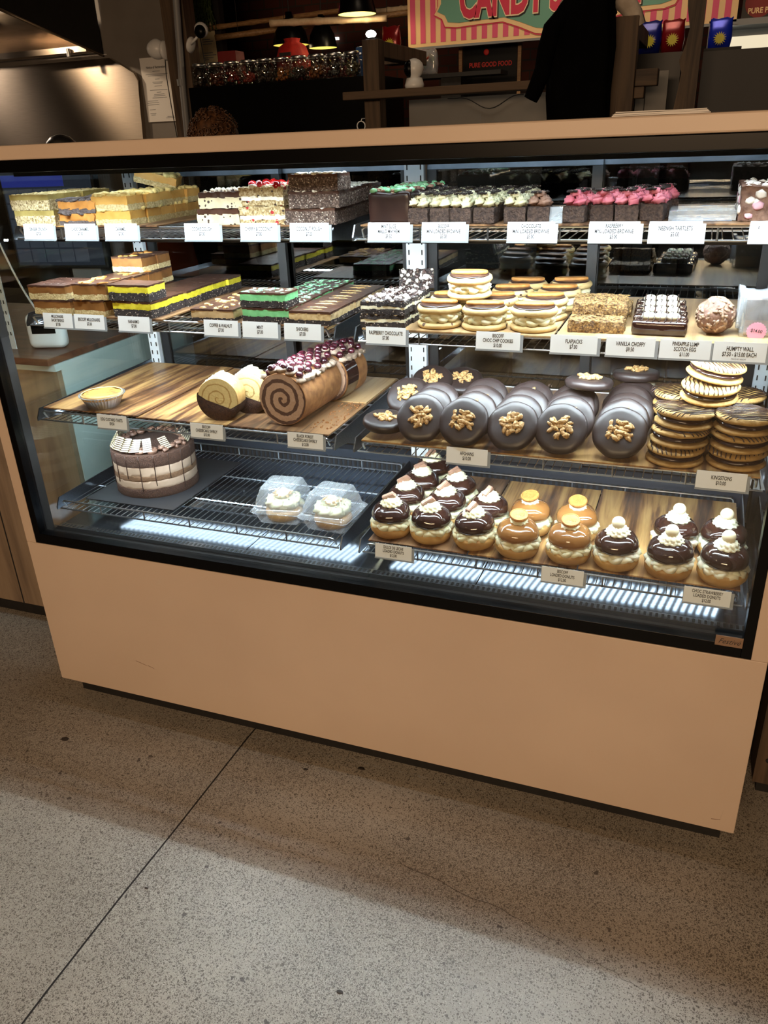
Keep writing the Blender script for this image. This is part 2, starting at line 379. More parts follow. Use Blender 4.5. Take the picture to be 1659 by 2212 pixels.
# saw cut joint and cracks in the floor
jt = MB(); pts = [(.612, .30), (.598, .0), (.5935, -.328), (.588, -.519), (.586, -.742), (.588, -.87), (.60, -1.6)]
for (a, b), (c, d) in zip(pts, pts[1:]):
    jt.add([(a-.0022, b, .0004), (a+.0022, b, .0004), (c+.0022, d, .0004), (c-.0022, d, .0004)], [(0, 1, 2, 3)])
struct(jt.build('trim_1', mat('joint filler', ((34, 31, 29)), rough=.9, bump=0)))
ck = MB()
random.seed(5)
def crack(pts, wd):
    fine = []
    for (a, b), (c, d) in zip(pts, pts[1:]):
        for k in range(8):
            t = k/8; fine.append((a+(c-a)*t+random.uniform(-.005, .005), b+(d-b)*t+random.uniform(-.005, .005)))
    for (a, b), (c, d) in zip(fine, fine[1:]):
        ck.add([(a, b-wd, .0005), (a, b+wd, .0005), (c, d+wd, .0005), (c, d-wd, .0005)], [(0, 1, 2, 3)])
crack([(1.179, .014), (1.15, -.15), (1.128, -.25), (1.364, -.286), (1.526, -.334), (1.662, -.375), (1.72, -.44), (1.8, -.6)], .0004)
struct(ck.build('trim_2', mat('crack', ((62, 54, 47)), rough=.9, bump=0)))
# small stones in the floor that stand out
for i, (x, y, r) in enumerate([(.123, -.151, .012), (.80, -.048, .007), (.933, -.001, .010), (1.117, -.558, .007), (.627, -.482, .005)]):
    st = MB().lump((x, y, 0), (r, r*.6, .0015), 2, .35, i).build('dark_stone', mat('stone %d' % i, ((58, 50, 44)), rough=.6), smooth=180)
    tag(st, ['large dark oval stone set in the floor left of the joint', 'small dark stone in the floor close to the case base',
             'dark stone in the floor near the middle of the case base', 'dark chip on the bright floor near the bottom edge',
             'small dark chip beside the floor joint'][i], 'stone', 'dark stones in the floor')
# ------------------------------------------------------------------ display case
W, D = 1.8, .66
case = empty('display_case', (0, 0, 0), label='long peach and black refrigerated cake display case with glass front', cat='display case')
fp = Box('front_panel', M_peach, 0, W, 0, .018, .07, .514, case, .0015)
sc2 = MB()
for x, z, l, a in [(.30, .186, .035, -.25), (1.76, .10, .018, .2), (1.77, .115, .03, 1.45), (.33, .18, .02, -.3)]:
    dx, dz = math.cos(a)*l/2, math.sin(a)*l/2
    sc2.add([(x-dx, -.0004, z-dz-.0006), (x+dx, -.0004, z+dz-.0004), (x+dx, -.0004, z+dz+.0004), (x-dx, -.0004, z-dz+.0006)], [(0, 1, 2, 3)])
tag(sc2.build('scuff_marks', M_scuff, fp), 'faint brown scuff marks')
Box('side_panel', M_peach, 0, .018, .018, D, .07, .50, case); Box('side_panel', M_peach, W-.018, W, .018, D, .07, .50, case)
Box('rear_panel', M_blackmatt, .018, W-.018, D-.018, D, .07, .50, case)
Box('kick_plate', M_blackmatt, .02, W-.02, .05, D-.04, 0, .07, case)
Box('corner_post', M_peach, 0, .031, 0, .028, .5145, 1.437, case, .001); Box('corner_post', M_peach, W-.030, W, 0, .028, .5145, 1.437, case, .001)
Box('top_trim', M_peach, -.004, W+.004, -.004, .05, 1.437, 1.465, case, .003)
Box('top_slab', M_peach, -.004, W+.004, .0505, D, 1.440, 1.465, case)
Box('ceiling_liner', M_steel, .02, W-.02, .05, D-.02, 1.425, 1.4395, case)
fr = MB().box(.031, .050, .001, .03, .5145, 1.436).box(W-.049, W-.030, .001, .03, .5145, 1.436).box(.050, W-.049, .001, .03, .5145, .543).box(.050, W-.049, .001, .05, 1.413, 1.436)
tag(fr.build('glass_frame', M_black, case, bevel=.001), 'gloss black frame')
Box('inner_seal', M_blackmatt, .031, .045, .03, .06, .5145, 1.413, case)
gl = Box('front_glass', M_glass, .050, W-.049, .012, .017, .543, 1.413, case)
for x in (.022, W-.026): Box('side_glass', M_sideglass, x, x+.004, .062, D-.03, .515, 1.425, case)
Box('bottom_ledge', M_blackmatt, .03, W-.03, .0305, .074, .50, .522, case)
# steel floor of the case, front vent grille
for k in range(3):
    a, b = [(.028, .60), (.602, 1.196), (1.198, W-.028)][k]
    Box('deck_panel', M_deck, a, b, .11, .585, .51, .520, case, .001)
gr = Box('air_grille', M_steel, .028, W-.028, .075, .109, .505, .524, case, .001)
sl = MB()
for k in range(144): sl.box(.04+k*.012, .0455+k*.012, .080, .104, .5241, .5244)
tag(sl.build('slots', M_blackmatt, gr), 'dark vent slots')
Box('front_lip', M_steel, .028, W-.028, .072, .075, .505, .533, case)
Box('rear_sill', mat('dark rear sill', ((52, 60, 72)), rough=.4, metal=.5, bump=0), .03, W-.03, .59, .63, .50, .625, case)
rg = MB()
for k in range(110): rg.box(.06+k*.0153, .068+k*.0153, .5885, .5899, .56, .60)
tag(rg.build('rear_grille', M_blackmatt, case), 'dark rear vent slots')
# uprights
for x, wd in ((.042, .033), (.882, .05), (W-.062, .033)):
    u = Box('upright', M_upright, x, x+wd, .592, .607, .625, 1.425, case)
    tag(u, 'white slotted upright')
    ss = MB()
    for k in range(30):
        for dx in (.006, wd-.009): ss.box(x+dx, x+dx+.003, .5905, .5915, .65+k*.025, .662+k*.025)
    ss.build('slots', M_blackmatt, u)
# sliding doors at the back
for k, (a, b, y) in enumerate([(.075, .525, .612), (.486, .882, .632), (.934, 1.357, .612), (1.334, 1.74, .632)]):
    dr = Box('sliding_door', M_doorframe, a, b, y, y+.016, 1.373, 1.402, case, .001)
    tag(dr, 'sliding rear door with grey metal frame')
    Box('bottom_rail', M_doorstile, a, b, y, y+.016, .627, .652, dr)
    Box('stile', M_doorstile, a, a+.024, y+.0005, y+.0155, .652, 1.373, dr); Box('stile', M_doorstile, b-.024, b, y+.0005, y+.0155, .652, 1.373, dr)
    Box('glass', M_doorglass, a+.024, b-.024, y+.006, y+.010, .652, 1.373, dr)
Box('door_track', M_doorframe, .03, W-.03, .605, .652, 1.404, 1.425, case)
# led fixtures under the lid
M_led = emis('led diffuser', (.80, .91, 1, 1), LED_FLOORSTRIP)
lf = Box('led_housing', M_greyplas, .06, W-.06, .172, .200, 1.416, 1.425, case)
MB().tube([(.07, .186, 1.411), (W-.07, .186, 1.411)], .0045, 10).build('led_tube', emis('header led', (.80, .91, 1, 1), LED_HEADER), case, 60)
Box('led_lip', M_blackmatt, .06, W-.06, .1715, .1725, 1.3995, 1.425, case)
# name plate with lettering, on the lower frame
def text(body, size, matl, parent, loc, rot=(PI/2, 0, 0), align='CENTER', sx=.8, bold=.0, shear=0, ls=.95, name='lettering', ext=0):
    cu = bpy.data.curves.new(name, 'FONT'); cu.body = body; cu.size = size; cu.align_x = align; cu.align_y = 'CENTER'
    cu.offset = bold; cu.shear = shear; cu.space_line = ls; cu.resolution_u = 3; cu.extrude = ext
    cu.materials.append(matl); o = bpy.data.objects.new(name, cu); C.objects.link(o)
    o.location = loc; o.rotation_euler = rot; o.scale = (sx, 1, 1)
    if parent: o.parent = parent; KID.setdefault(parent.name, []).append(o)
    return o
np_ = Box('name_plate', mat('bronze plate', ((150, 122, 100)), rough=.35, metal=.5, bump=0), 1.702, 1.751, -.0012, .0005, .538, .560, case)
text('Festivé', .0155, M_ink, np_, (1.7265, -.0016, .5485), sx=.9, shear=.45, bold=-.00008)
# ------------------------------------------------------------------ shelves
ROWS = [(.148, 1.263), (.128, 1.061), (.092, .826), (.088, .577)]
BAYS = [(.052, .872), (.932, 1.748)]
SH = [['top left wire shelf holding the ginger, caramel and coconut slices', 'top right wire shelf holding the mini brownies'],
      ['second left wire shelf holding the yellow and green layered slices', 'second right wire shelf holding the filled cookies and flapjacks'],
      ['third left wire shelf holding the tart and the rolled cakes', 'third right wire shelf holding the walnut topped and drizzled cookies'],
      ['bottom left wire shelf holding the striped cake and clear boxes', 'bottom right wire shelf holding the filled donuts']]
YB = .572
for r, (y0, z0) in enumerate(ROWS):
    for b, (xa, xb) in enumerate(BAYS):
        s = empty('wire_shelf', (0, 0, 0), label=SH[r][b], cat='shelf', group='wire shelves in the display case')
        dk = MB(); n = int((xb-xa)/.0175)
        for k in range(n+1):
            x = xa+.004+(xb-xa-.008)*k/n; dk.tube([(x, y0+.001, z0+.0042), (x, YB, z0+.0042)], .0011, 5)
        for y in (y0+.002, y0+.16, y0+.32, YB): dk.tube([(xa, y, z0+.0012), (xb, y, z0+.0012)], .0022, 6)
        dk.build('wire_deck', M_wire, s, 40)
        zt = z0+.0255
        for yy in (y0, YB):
            ra = MB()
            sg = 1 if yy == y0 else -1
            c = .012
            ra.tube([(xa+.012, yy+sg*.014, z0+.004), (xa+.012, yy+sg*.006, z0+.016), (xa+.013, yy+sg*.002, zt-.004), (xa+.019, yy, zt), (xa+.03, yy, zt)]
                    + [(xb-.03, yy, zt), (xb-.019, yy, zt), (xb-.013, yy+sg*.002, zt-.004), (xb-.012, yy+sg*.006, z0+.016), (xb-.012, yy+sg*.014, z0+.004)], .0025, 7)
            for k in range(1, 6):
                x = xa+(xb-xa)*k/6; ra.tube([(x, yy, z0), (x, yy, zt)], .002, 6)
            ra.build('ticket_rail' if yy == y0 else 'rear_rail', M_wire, s, 50)
        for x in (xa-.008, xb+.005):
            pl = [(y0-.004, z0-.001), (y0-.004, z0+.006), (y0+.010, z0+.029), (.58, z0+.036), (.589, z0+.022), (.589, z0-.045), (.57, z0-.05), (y0+.10, z0-.012), (y0+.02, z0-.002)]
            MB().prism(pl, x, x+.003).build('side_bracket', M_bracket, s)
# led bar under each of the upper shelves
for r, zz in enumerate((1.252, 1.050, .815)):
    for b, (xa, xb) in enumerate(((.062, .862), (.94, 1.74))):
        zb = ROWS[r][1]
        e = Box('led_bar', M_blackmatt, xa, xb, .1745, .193, zb-.0035, zb-.0012)
        MB().tube([(xa+.005, .184, zb-.0066), (xb-.005, .184, zb-.0066)], .0028, 10).build('diffuser', emis('shelf led %d' % r, (.80, .91, 1, 1), LED_SHELF[r]), e, 60)
        Box('front_lip', M_blackmatt, xa, xb, .1735, .1745, zb-.0085, zb-.0012, e)
        tag(e, 'slim light bar under the %s %s shelf' % (['top', 'second', 'third'][r], ['left', 'right'][b]), 'light', 'light bars under the shelves')
# added glowing slats under the bottom shelf, making the ribbed band on the deck
for xa, xb, nm in ((.13, .86, 'left'), (.95, 1.72, 'right')):
    t = empty('led_strip', (0, 0, 0), label='ribbed white led light strip under the bottom %s shelf' % nm, cat='light', group='led strips under the bottom shelves')
    Box('housing', M_steel, xa-.01, xb+.01, .205, .305, .5685, .5735, t)
    lb = MB(); n = int((xb-xa)/.016)
    for k in range(n):
        x = xa+k*.016; lb.add([(x, .212, .5680), (x+.008, .212, .5680), (x+.024, .300, .5680), (x+.016, .300, .5680)], [(0, 1, 2, 3)])
    lb.build('diffuser', M_led, t)
# ------------------------------------------------------------------ boards and trays
def board(x0, x1, y0, y1, z, label, m=M_board, name='serving_board', th=.003, rz=0):
    mb = MB().block(x1-x0, y1-y0, th, 0, .2, 0, 1, 0)
    mb = MB().box(-(x1-x0)/2, (x1-x0)/2, -(y1-y0)/2, (y1-y0)/2, 0, th)
    o = mb.build(name, m); o.location = ((x0+x1)/2, (y0+y1)/2, z-th); o.rotation_euler = (0, 0, rz)
    tag(o, label, 'board' if 'board' in name else 'tray', 'wood look boards on the shelves' if 'board' in name else None); return o
Z1, Z2, Z3, Z4 = [z+.0305 for _, z in ROWS]; Z4L = ROWS[3][1]+.0065
board(.075, .32, .142, .55, Z1, 'wood look board under the ginger crunch and choc caramel slices')
board(.323, .46, .142, .55, Z1, 'narrow wood look board under the caramel slices', M_boarddark)
board(.585, .865, .142, .55, Z1, 'wood look board under the cookie dough, cherry and coconut slices', M_boarddark)
board(.945, 1.30, .142, .55, Z1, 'wood look board under the mint block and pale mini brownies', M_boarddark)
board(1.33, 1.74, .142, .55, Z1, 'wood look board under the pink topped brownies', M_boarddark)
board(.10, .45, .122, .55, Z2, 'wood look board under the millionaire and yellow slices', M_boarddark)
board(.545, .865, .122, .55, Z2, 'wood look board under the walnut, mint and peanut slices', M_boarddark)
board(.945, 1.34, .122, .55, Z2, 'wood look board under the filled cookies', M_boardpale)
board(1.345, 1.74, .122, .55, Z2, 'wood look board under the flapjacks and chocolate bars', M_boardpale)
board(.062, .352, .10, .557, Z3+.003, 'bare walnut look board overlapping its neighbour, left of the rolled cakes')
board(.345, .60, .10, .557, Z3, 'walnut look board under the pale rolled cake')
board(.603, .862, .10, .557, Z3, 'crumb strewn walnut look board under the cherry topped roll', M_boarddark)
board(.75, .86, .33, .55, Z3+.0035, 'small pale board behind the cherry topped roll', M_boardpale)
board(.945, 1.74, .088, .55, Z3, 'wood look board under the walnut topped chocolate cookies', M_board)
board(.945, 1.18, .097, .53, Z4, 'wood look board under the dulce donuts', M_boarddark)
board(1.183, 1.42, .097, .525, Z4, 'wood look board under the caramel glazed donuts', M_board)
board(1.423, 1.74, .097, .53, Z4+.002, 'wood look board under the white ball donuts', M_board)
board(.09, .372, .148, .50, Z4L+.003, 'black slate tray under the striped chocolate cake', M_traydark, 'slate_tray')
# ------------------------------------------------------------------ price cards
def card(x, z, y, body, label, wd=.088, h=.034, size=.0088, rz=0, lean=.12, hold=.006, sx=.62):
    e = empty('price_card', (x, y, z), rz, label, 'price card', 'printed price cards clipped to the shelf rails', rx=-lean)
    MB().box(-wd/2, wd/2, -.0006, 0, 0, h).build('card', M_card, e)
    MB().box(-wd/2-.001, wd/2+hold, .0003, .0012, -.002, h-.004).box(-wd/2-.001, wd/2+hold, -.0016, .0012, -.0035, -.0005).build('holder', M_holder, e)
    text(body, size, M_ink, e, (0, -.0010, h*.5), sx=sx, bold=.00022)
def tx(a): return a
yy1, yy2, yy3, yy4 = [y-.007 for y, _ in ROWS]
CARDS = [ # row, x centre, z bottom, text, label
 (1, 0.13, 'GINGER CRUNCH\n$7.00', 'white price card reading GINGER CRUNCH $7.00'), (1, 0.251, 'CHOC CARAMEL\n$7.00', 'white price card reading CHOC CARAMEL $7.00'),
 (1, 0.364, 'CARAMEL\n$7.00', 'white price card reading only CARAMEL $7.00'), (1, 0.576, 'COOKIE DOUGH\n$7.00', 'white price card reading COOKIE DOUGH $7.00'),
 (1, 0.715, 'CHERRY & COCONUT\n$7.00', 'white price card reading CHERRY & COCONUT $7.00'), (1, 0.832, 'COCONUT ROUGH\n$7.00', 'white price card reading COCONUT ROUGH $7.00'),
 (1, 1.006, 'MINT SLICE\nMALLO MAYHEM\n$9.50', 'white price card reading MINT SLICE MALLO MAYHEM $9.50'), (1, 1.119, 'BISCOFF\nMINI LOADED BROWNIE\n$5.00', 'white price card on top shelf, first MINI LOADED BROWNIE card from the left'),
 (1, 1.288, 'CHOCOLATE\nMINI LOADED BROWNIE\n$5.00', 'white price card reading CHOCOLATE MINI LOADED BROWNIE $5.00'), (1, 1.438, 'RASPBERRY\nMINI LOADED BROWNIE\n$5.00', 'white price card reading RASPBERRY MINI LOADED BROWNIE $5.00'),
 (1, 1.542, 'NEENISH TARTLETS\n$5.00', 'white price card reading NEENISH TARTLETS $5.00'), (1, 1.706, '', 'white price card cut off at the right edge of the top shelf'),
 (2, 0.15, 'MILLIONAIRE\nSHORTBREAD\n$7.00', 'white price card reading MILLIONAIRE SHORTBREAD $7.00'), (2, 0.244, 'BISCOFF MILLIONAIRE\n$7.00', 'white price card second from left on the second shelf'),
 (2, 0.372, 'NANAIMO\n$7.00', 'white price card reading NANAIMO $7.00'), (2, 0.606, 'COFFEE & WALNUT\n$7.00', 'white price card reading COFFEE & WALNUT $7.00'),
 (2, 0.705, 'MINT\n$7.00', 'white price card reading only MINT $7.00'), (2, 0.808, 'SNICKERS\n$7.00', 'white price card in front of the peanut topped slices'),
 (2, 0.999, 'RASPBERRY CHOCOLATE\n$7.00', 'white price card reading RASPBERRY CHOCOLATE $7.00'), (2, 1.235, 'BISCOFF\nCHOC CHIP COOKIES\n$10.00', 'white price card with CHOC CHIP COOKIES $10.00'),
 (2, 1.382, 'FLAPJACKS\n$7.00', 'white price card reading FLAPJACKS $7.00'), (2, 1.486, 'VANILLA CHOFFY\n$9.50', 'white price card reading VANILLA CHOFFY $9.50'),
 (2, 1.582, 'PINEAPPLE LUMP\nSCOTCH EGG\n$11.00', 'white price card reading PINEAPPLE LUMP SCOTCH EGG $11.00'), (2, 1.674, 'HUMPTY WALL\n$7.50 - $15.00 EACH', 'white price card reading HUMPTY WALL $7.50 - $15.00 EACH'),
 (3, 0.285, 'EGG CUSTARD TARTS\n$9.50', 'grey price card reading EGG CUSTARD TARTS'), (3, 0.555, 'BISCOFF\nCHEESECAKE SWIRLY\n$12.00', 'price card below the pale rolled cake'),
 (3, 0.811, 'BLACK FOREST\nCHEESECAKE SWIRLY\n$12.00', 'price card reading BLACK FOREST CHEESECAKE SWIRLY $12.00'), (3, 1.183, 'AFGHANS\n$10.00', 'price card reading AFGHANS $10.00'),
 (3, 1.674, 'KINGSTONS\n$10.00', 'price card reading KINGSTONS $10.00'),
 (4, 1.013, 'DULCE DE LECHE\nLOADED DONUTS\n$12.00', 'price card reading DULCE DE LECHE LOADED DONUTS $12.00'), (4, 1.394, 'BISCOFF\nLOADED DONUTS\n$12.00', 'price card below the caramel glazed donuts'),
 (4, 1.68, 'CHOC STRAWBERRY\nLOADED DONUTS\n$12.00', 'price card reading CHOC STRAWBERRY LOADED DONUTS $12.00')]
for r, x, body, lab in CARDS:
    y0, z0 = ROWS[r-1]
    card(x, z0+.001, y0-.011, body, lab, size=.0105 if body.count('\n') < 2 else .0098)
text('P', .0088, M_ink, bpy.data.objects['price_card.011'], (-.03, -.001, .022), sx=.66, bold=.00012)
text('PRICED BY WEIGHT', .0035, M_ink, bpy.data.objects['price_card.023'], (0, -.001, .004), sx=.8)
F['coffeesponge'] = mat('brown sponge', [(86, 62, 42), (112, 84, 60)], 110, .8, .6)
# ------------------------------------------------------------------ food builders
ORD = ['front', 'second', 'third', 'fourth', 'fifth', 'sixth']
def scatter(mb, n, w, d, z, size, seed, sub=1, flat=.6, elong=1.0, amp=.35):
    rnd = random.Random(seed)
    for i in range(n):
        x, y = rnd.uniform(-w/2, w/2), rnd.uniform(-d/2, d/2); s_ = size*rnd.uniform(.6, 1.3)
        M = Matrix.Rotation(rnd.uniform(0, PI), 3, 'Z') @ Matrix.Rotation(rnd.uniform(-.4, .4), 3, 'X')
        mb.lump((x, y, z+s_*flat*.5), (s_*elong, s_, s_*flat), sub, amp, seed*50+i, M)
def face_scatter(mb, n, w, d, h, size, seed, sub=1):
    """lumps half set in the front and side faces of a block"""
    rnd = random.Random(seed)
    for i in range(n):
        z = rnd.uniform(size, h-size*.5); s_ = size*rnd.uniform(.5, 1.3); k = rnd.random()
        if k < .5: p = (rnd.uniform(-w/2+size, w/2-size), -d/2, z); r = (s_*1.3, s_*.35, s_)
        elif k < .75: p = (-w/2, rnd.uniform(-d/2, d/2), z); r = (s_*.35, s_, s_)
        else: p = (w/2, rnd.uniform(-d/2, d/2), z); r = (s_*.35, s_, s_)
        mb.lump(p, r, sub, .3, seed*50+i)
class Kind:
    def __init__(s, name, maker, nv=3):
        s.name = name; s.maker = maker; s.nv = nv; s.protos = []; s.used = []; s.i = 0
    def put(s, loc, rz, label, group, rx=0, ry=0, cat=None, sc_=1, var=None):
        k = (s.i if var is None else var) % s.nv; s.i += 1
        while len(s.protos) <= k:
            e = empty(s.name); KID.setdefault(e.name, []); s.maker(e, len(s.protos)); s.protos.append(e); s.used.append(False)
        if not s.used[k]: o = s.protos[k]; s.used[k] = True
        else: o = copy_tree(s.protos[k])
        o.location = loc; o.rotation_euler = (rx, ry, rz); o.scale = (sc_,)*3
        return tag(o, label, cat or s.cat, group)
def slice_kind(name, cat, w, d, layers, top=None, nv=3):
    """layers: (part, material, thickness, amp)"""
    def mk(e, seed):
        z = 0
        for i, (pn, m_, t, amp) in enumerate(layers):
            grow = .0006*(i % 2)
            MB().block(w-grow, d-grow, t+.001, z, .0045, amp*1.7, 110, seed*9+i, rnd=0).build(pn, F[m_], e, 42); z += t
        if top: top(e, seed, w, d, z)
    k = Kind(name, mk, nv); k.cat = cat; k.h = sum(l[2] for l in layers); k.w = w; k.d = d; return k
def topping(pn, m_, n, size, flat=.5, elong=1.3, sub=1, inset=.9):
    def f(e, seed, w, d, z):
        mb = MB(); scatter(mb, n, w*inset, d*inset, z, size, seed+n, sub, flat, elong); mb.build(pn, F[m_], e, 180)
    return f
def tops(*fs):
    def f(*a):
        for g in fs: g(*a)
    return f
def line_drizzle(e, seed, w, d, z, m_='choc', n=5):
    mb = MB()
    for k in range(n):
        x = -w/2+w*(k+.5)/n; mb.tube([(x-.004, -d/2, z+.0005), (x+.003, -d/6, z+.0015), (x-.002, d/6, z+.0015), (x+.004, d/2, z+.0005)], .0012, 5)
    mb.build('drizzle', F[m_], e, 180)
def stack(kind, x, y0, z, rows, desc, card_, rowtop=None, gap=.0012, jit=.0045, wob=.055, dx=0):
    """rows: list of heights (pieces high), front row first"""
    rnd = random.Random(hash_(desc))
    for r, nh in enumerate(rows):
        y = y0+kind.d/2+r*(kind.d+gap)
        for l in range(nh):
            lay = 'single layer' if max(rows) == 1 else ['bottom', 'middle' if nh == 3 else 'top', 'top'][l]+' layer'
            kind.put((x+dx*r+rnd.uniform(-jit, jit)*(1+l*.6), y+rnd.uniform(-.001, .001), z+l*(kind.h+.0022)), rnd.uniform(-wob, wob),
                     '%s, %s row, %s, behind %s' % (desc, ORD[r], lay, card_), desc+'s', var=rnd.randrange(kind.nv))
def hash_(s): return sum(ord(c)*(i+1) for i, c in enumerate(s))
G = {}
G['ginger'] = slice_kind('ginger_slice', 'slice', .116, .054, [('oat_base', 'oat', .021, .0012), ('icing', 'gicing', .011, .0007)], topping('flakes', 'gflake', 110, .0034, .5, 1.8))
G['ccar'] = slice_kind('choc_caramel_slice', 'slice', .104, .054, [('base', 'greybase', .009, .0016), ('caramel', 'caramel', .015, .0022)], tops(topping('chocolate_patches', 'greybase', 9, .014, .35, 1.7, 2, .8)))
G['car'] = slice_kind('caramel_slice', 'slice', .102, .054, [('shortbread', 'short', .012, .0012), ('caramel', 'caramelp', .017, .0007)], topping('crumble', 'crumble', 60, .0075, .7, 1.3))
G['dough'] = slice_kind('cookie_dough_slice', 'slice', .102, .06, [('cookie_dough', 'dough', .021, .0012), ('chocolate', 'choc', .010, .0014)], topping('white_chips', 'chips', 30, .0042, .9, 1))
G['cherry'] = slice_kind('cherry_slice', 'slice', .104, .06, [('base', 'cherrybase', .010, .0014), ('filling', 'coconut', .008, .0016), ('fruit_top', 'cherrybase', .017, .002)],
    tops(topping('cherries', 'cherry', 10, .0078, .9, 1, 2, .82), topping('white_pieces', 'chips', 16, .006, .7, 1.3)))
G['coco'] = slice_kind('coconut_slice', 'slice', .112, .06, [('base', 'cocobase', .025, .0014), ('chocolate', 'choc', .005, .0008)], topping('coconut_flakes', 'coconut', 60, .0042, .6, 1.5))
G['mill'] = slice_kind('millionaire_slice', 'slice', .110, .056, [('shortbread', 'short', .014, .0012), ('caramel', 'cardark', .015, .0006), ('chocolate', 'choc', .0035, .0006)], topping('flakes', 'choc', 30, .003, .3, 1.8))
G['bmill'] = slice_kind('biscuit_topped_slice', 'slice', .094, .056, [('shortbread', 'short', .012, .0012), ('caramel', 'cardark', .020, .0006), ('chocolate', 'choc', .0035, .0006)], topping('biscuit_pieces', 'biscuit', 6, .0085, .3, 1.6, 1, .75))
G['nan'] = slice_kind('yellow_slice', 'slice', .112, .066, [('dark_base', 'dkbase', .018, .0012), ('yellow_filling', 'yellow', .014, .0007), ('chocolate', 'choc', .0035, .0005)])
G['coffee'] = slice_kind('coffee_walnut_slice', 'slice', .108, .06, [('dark_base', 'dkbase', .006, .001), ('coffee_filling', 'coffee', .016, .001), ('chocolate', 'choc', .003, .0005)], topping('walnuts', 'nut', 12, .0055, .6, 1.5))
G['mint'] = slice_kind('mint_slice', 'slice', .112, .062, [('dark_base', 'dkbase', .014, .0012), ('mint_filling', 'mint', .014, .0006), ('chocolate', 'choc', .003, .0005)], topping('mint_flakes', 'mintbit', 46, .0036, .35, 1.8))
def nutline(e, seed, w, d, z):
    mb = MB()
    for k in range(2):
        mb.tube([(-w*.3+w*.6*i/10, (k-.5)*d*.4+.002*math.sin(i*1.9+seed), z+.0005) for i in range(11)], lambda t: .0028*math.sin(PI*min(.95, max(.05, t))), 6)
    mb.build('nut_strip', F['nut'], e, 180)
G['snick'] = slice_kind('peanut_slice', 'slice', .098, .066, [('dark_base', 'dkbase', .010, .001), ('nougat', 'nougat', .014, .0014), ('chocolate', 'choc', .004, .0004)], nutline)
G['rasp'] = slice_kind('chocolate_cookie_slice', 'slice', .096, .055, [('dark_base', 'dkbase', .011, .0016), ('white_layer', 'creamw', .006, .001), ('dark_layer', 'dkbase', .008, .0018)],
    tops(topping('chocolate_balls', 'dchoc', 46, .0046, .9, 1), topping('white_pieces', 'chips', 30, .005, .8, 1.2)))
G['flap'] = slice_kind('flapjack', 'slice', .104, .07, [('oats', 'flap', .021, .0026)], topping('oat_flakes', 'flap', 60, .004, .35, 1.6))
# ---- top shelf, left
stack(G['ginger'], .118, .146, Z1, [2, 2, 2, 2], 'ginger slice with pale oat base', 'the GINGER CRUNCH card')
stack(G['ccar'], .240, .146, Z1, [2, 2, 1], 'caramel slice with lumpy dark chocolate', 'the CHOC CARAMEL card')
stack(G['car'], .346, .146, Z1, [2, 2, 2, 2, 2], 'caramel slice with crumble top', 'the CARAMEL card')
G['car'].put((.322, .36, Z1+.072), .35, 'caramel slice with crumble top tilted on top of the stack', 'caramel slice with crumble tops', ry=.28, rx=.1)
stack(G['dough'], .618, .147, Z1, [2, 2], 'cookie dough slice with white chips', 'the COOKIE DOUGH card')
stack(G['cherry'], .724, .147, Z1, [2, 2], 'cherry and coconut slice', 'the CHERRY & COCONUT card')
stack(G['coco'], .836, .146, Z1, [3, 2, 2, 2, 2], 'brown coconut slice', 'the COCONUT ROUGH card', dx=-.006)
# ---- second shelf, left
stack(G['mill'], .132, .128, Z2, [2, 2, 1], 'millionaire slice with plain chocolate top', 'the MILLIONAIRE SHORTBREAD card')
stack(G['bmill'], .249, .126, Z2, [2, 2, 2, 3, 3], 'biscuit topped slice', 'second card on second shelf')
stack(G['nan'], .366, .128, Z2, [2, 1, 1, 1, 1, 1], 'yellow filled slice with dark base', 'the NANAIMO card')
stack(G['coffee'], .583, .128, Z2, [1, 1, 1], 'coffee and walnut slice', 'the COFFEE & WALNUT card')
stack(G['mint'], .712, .128, Z2, [2, 1, 1, 1, 1, 1], 'green mint slice', 'the MINT card')
stack(G['snick'], .820, .128, Z2, [1, 1, 1, 1, 1], 'peanut topped chocolate slice', 'the last card of the left bay')
# ---- mint mallow blocks
def mk_mallo(e, seed):
    MB().block(.090, .062, .058, 0, .006, .0010, 60, seed, .003, .006).build('chocolate_coating', F['dchoc'], e, 60)
    a = MB(); scatter(a, 16, .078, .05, .058, .006, seed+3, 1, .7, 1.3); a.build('mint_pieces', F['mintbit'], e, 180)
    b = MB(); scatter(b, 16, .078, .05, .058, .006, seed+9, 1, .6, 1.3); b.build('chocolate_pieces', F['mocha'], e, 180)
    c = MB(); scatter(c, 22, .082, .056, .056, .003, seed+13, 1, .6, 1.5); c.build('white_flakes', F['coconut'], e, 180)
K = Kind('mint_mallow_block', mk_mallo, 2); K.cat = 'slice'
for r in range(4):
    K.put((.997+r*.001, .20+r*.066, Z1), .02*(r-1), 'tall chocolate coated mint mallow block, %s in line behind the MINT SLICE card' % ORD[r], 'mint mallow blocks')
# ---- mini brownies
def piped(mb, R, h, r, turns=2.2, seed=0, n=44, flute=.22, wob=.0):
    pts = []
    for i in range(n+1):
        t = i/n; a = 2*PI*turns*t+seed; rr = R*(1-t)**.8*(1+.0*math.sin(9*a))
        pts.append((rr*math.cos(a), rr*math.sin(a), h*t+wob*math.sin(a*3.3+seed)))
    mb.tube(pts, lambda t: r*(1-.6*t**3)*(1+.16*math.sin(t*70)), 10, flute)
def ruffle(mb, R, z, r, amp, nl, seed=0, sx=1, sy=1, n=96):
    pts = []
    for i in range(n+1):
        a = 2*PI*i/n; k = math.sin(nl*a+seed)+.4*math.sin(nl*1.7*a+seed*2)
        pts.append(((R+amp*.9*k)*math.cos(a)*sx, (R+amp*.9*k)*math.sin(a)*sy, z+amp*.8*math.cos(nl*a*1.3+seed)))
    mb.tube(pts, r, 8, .12)
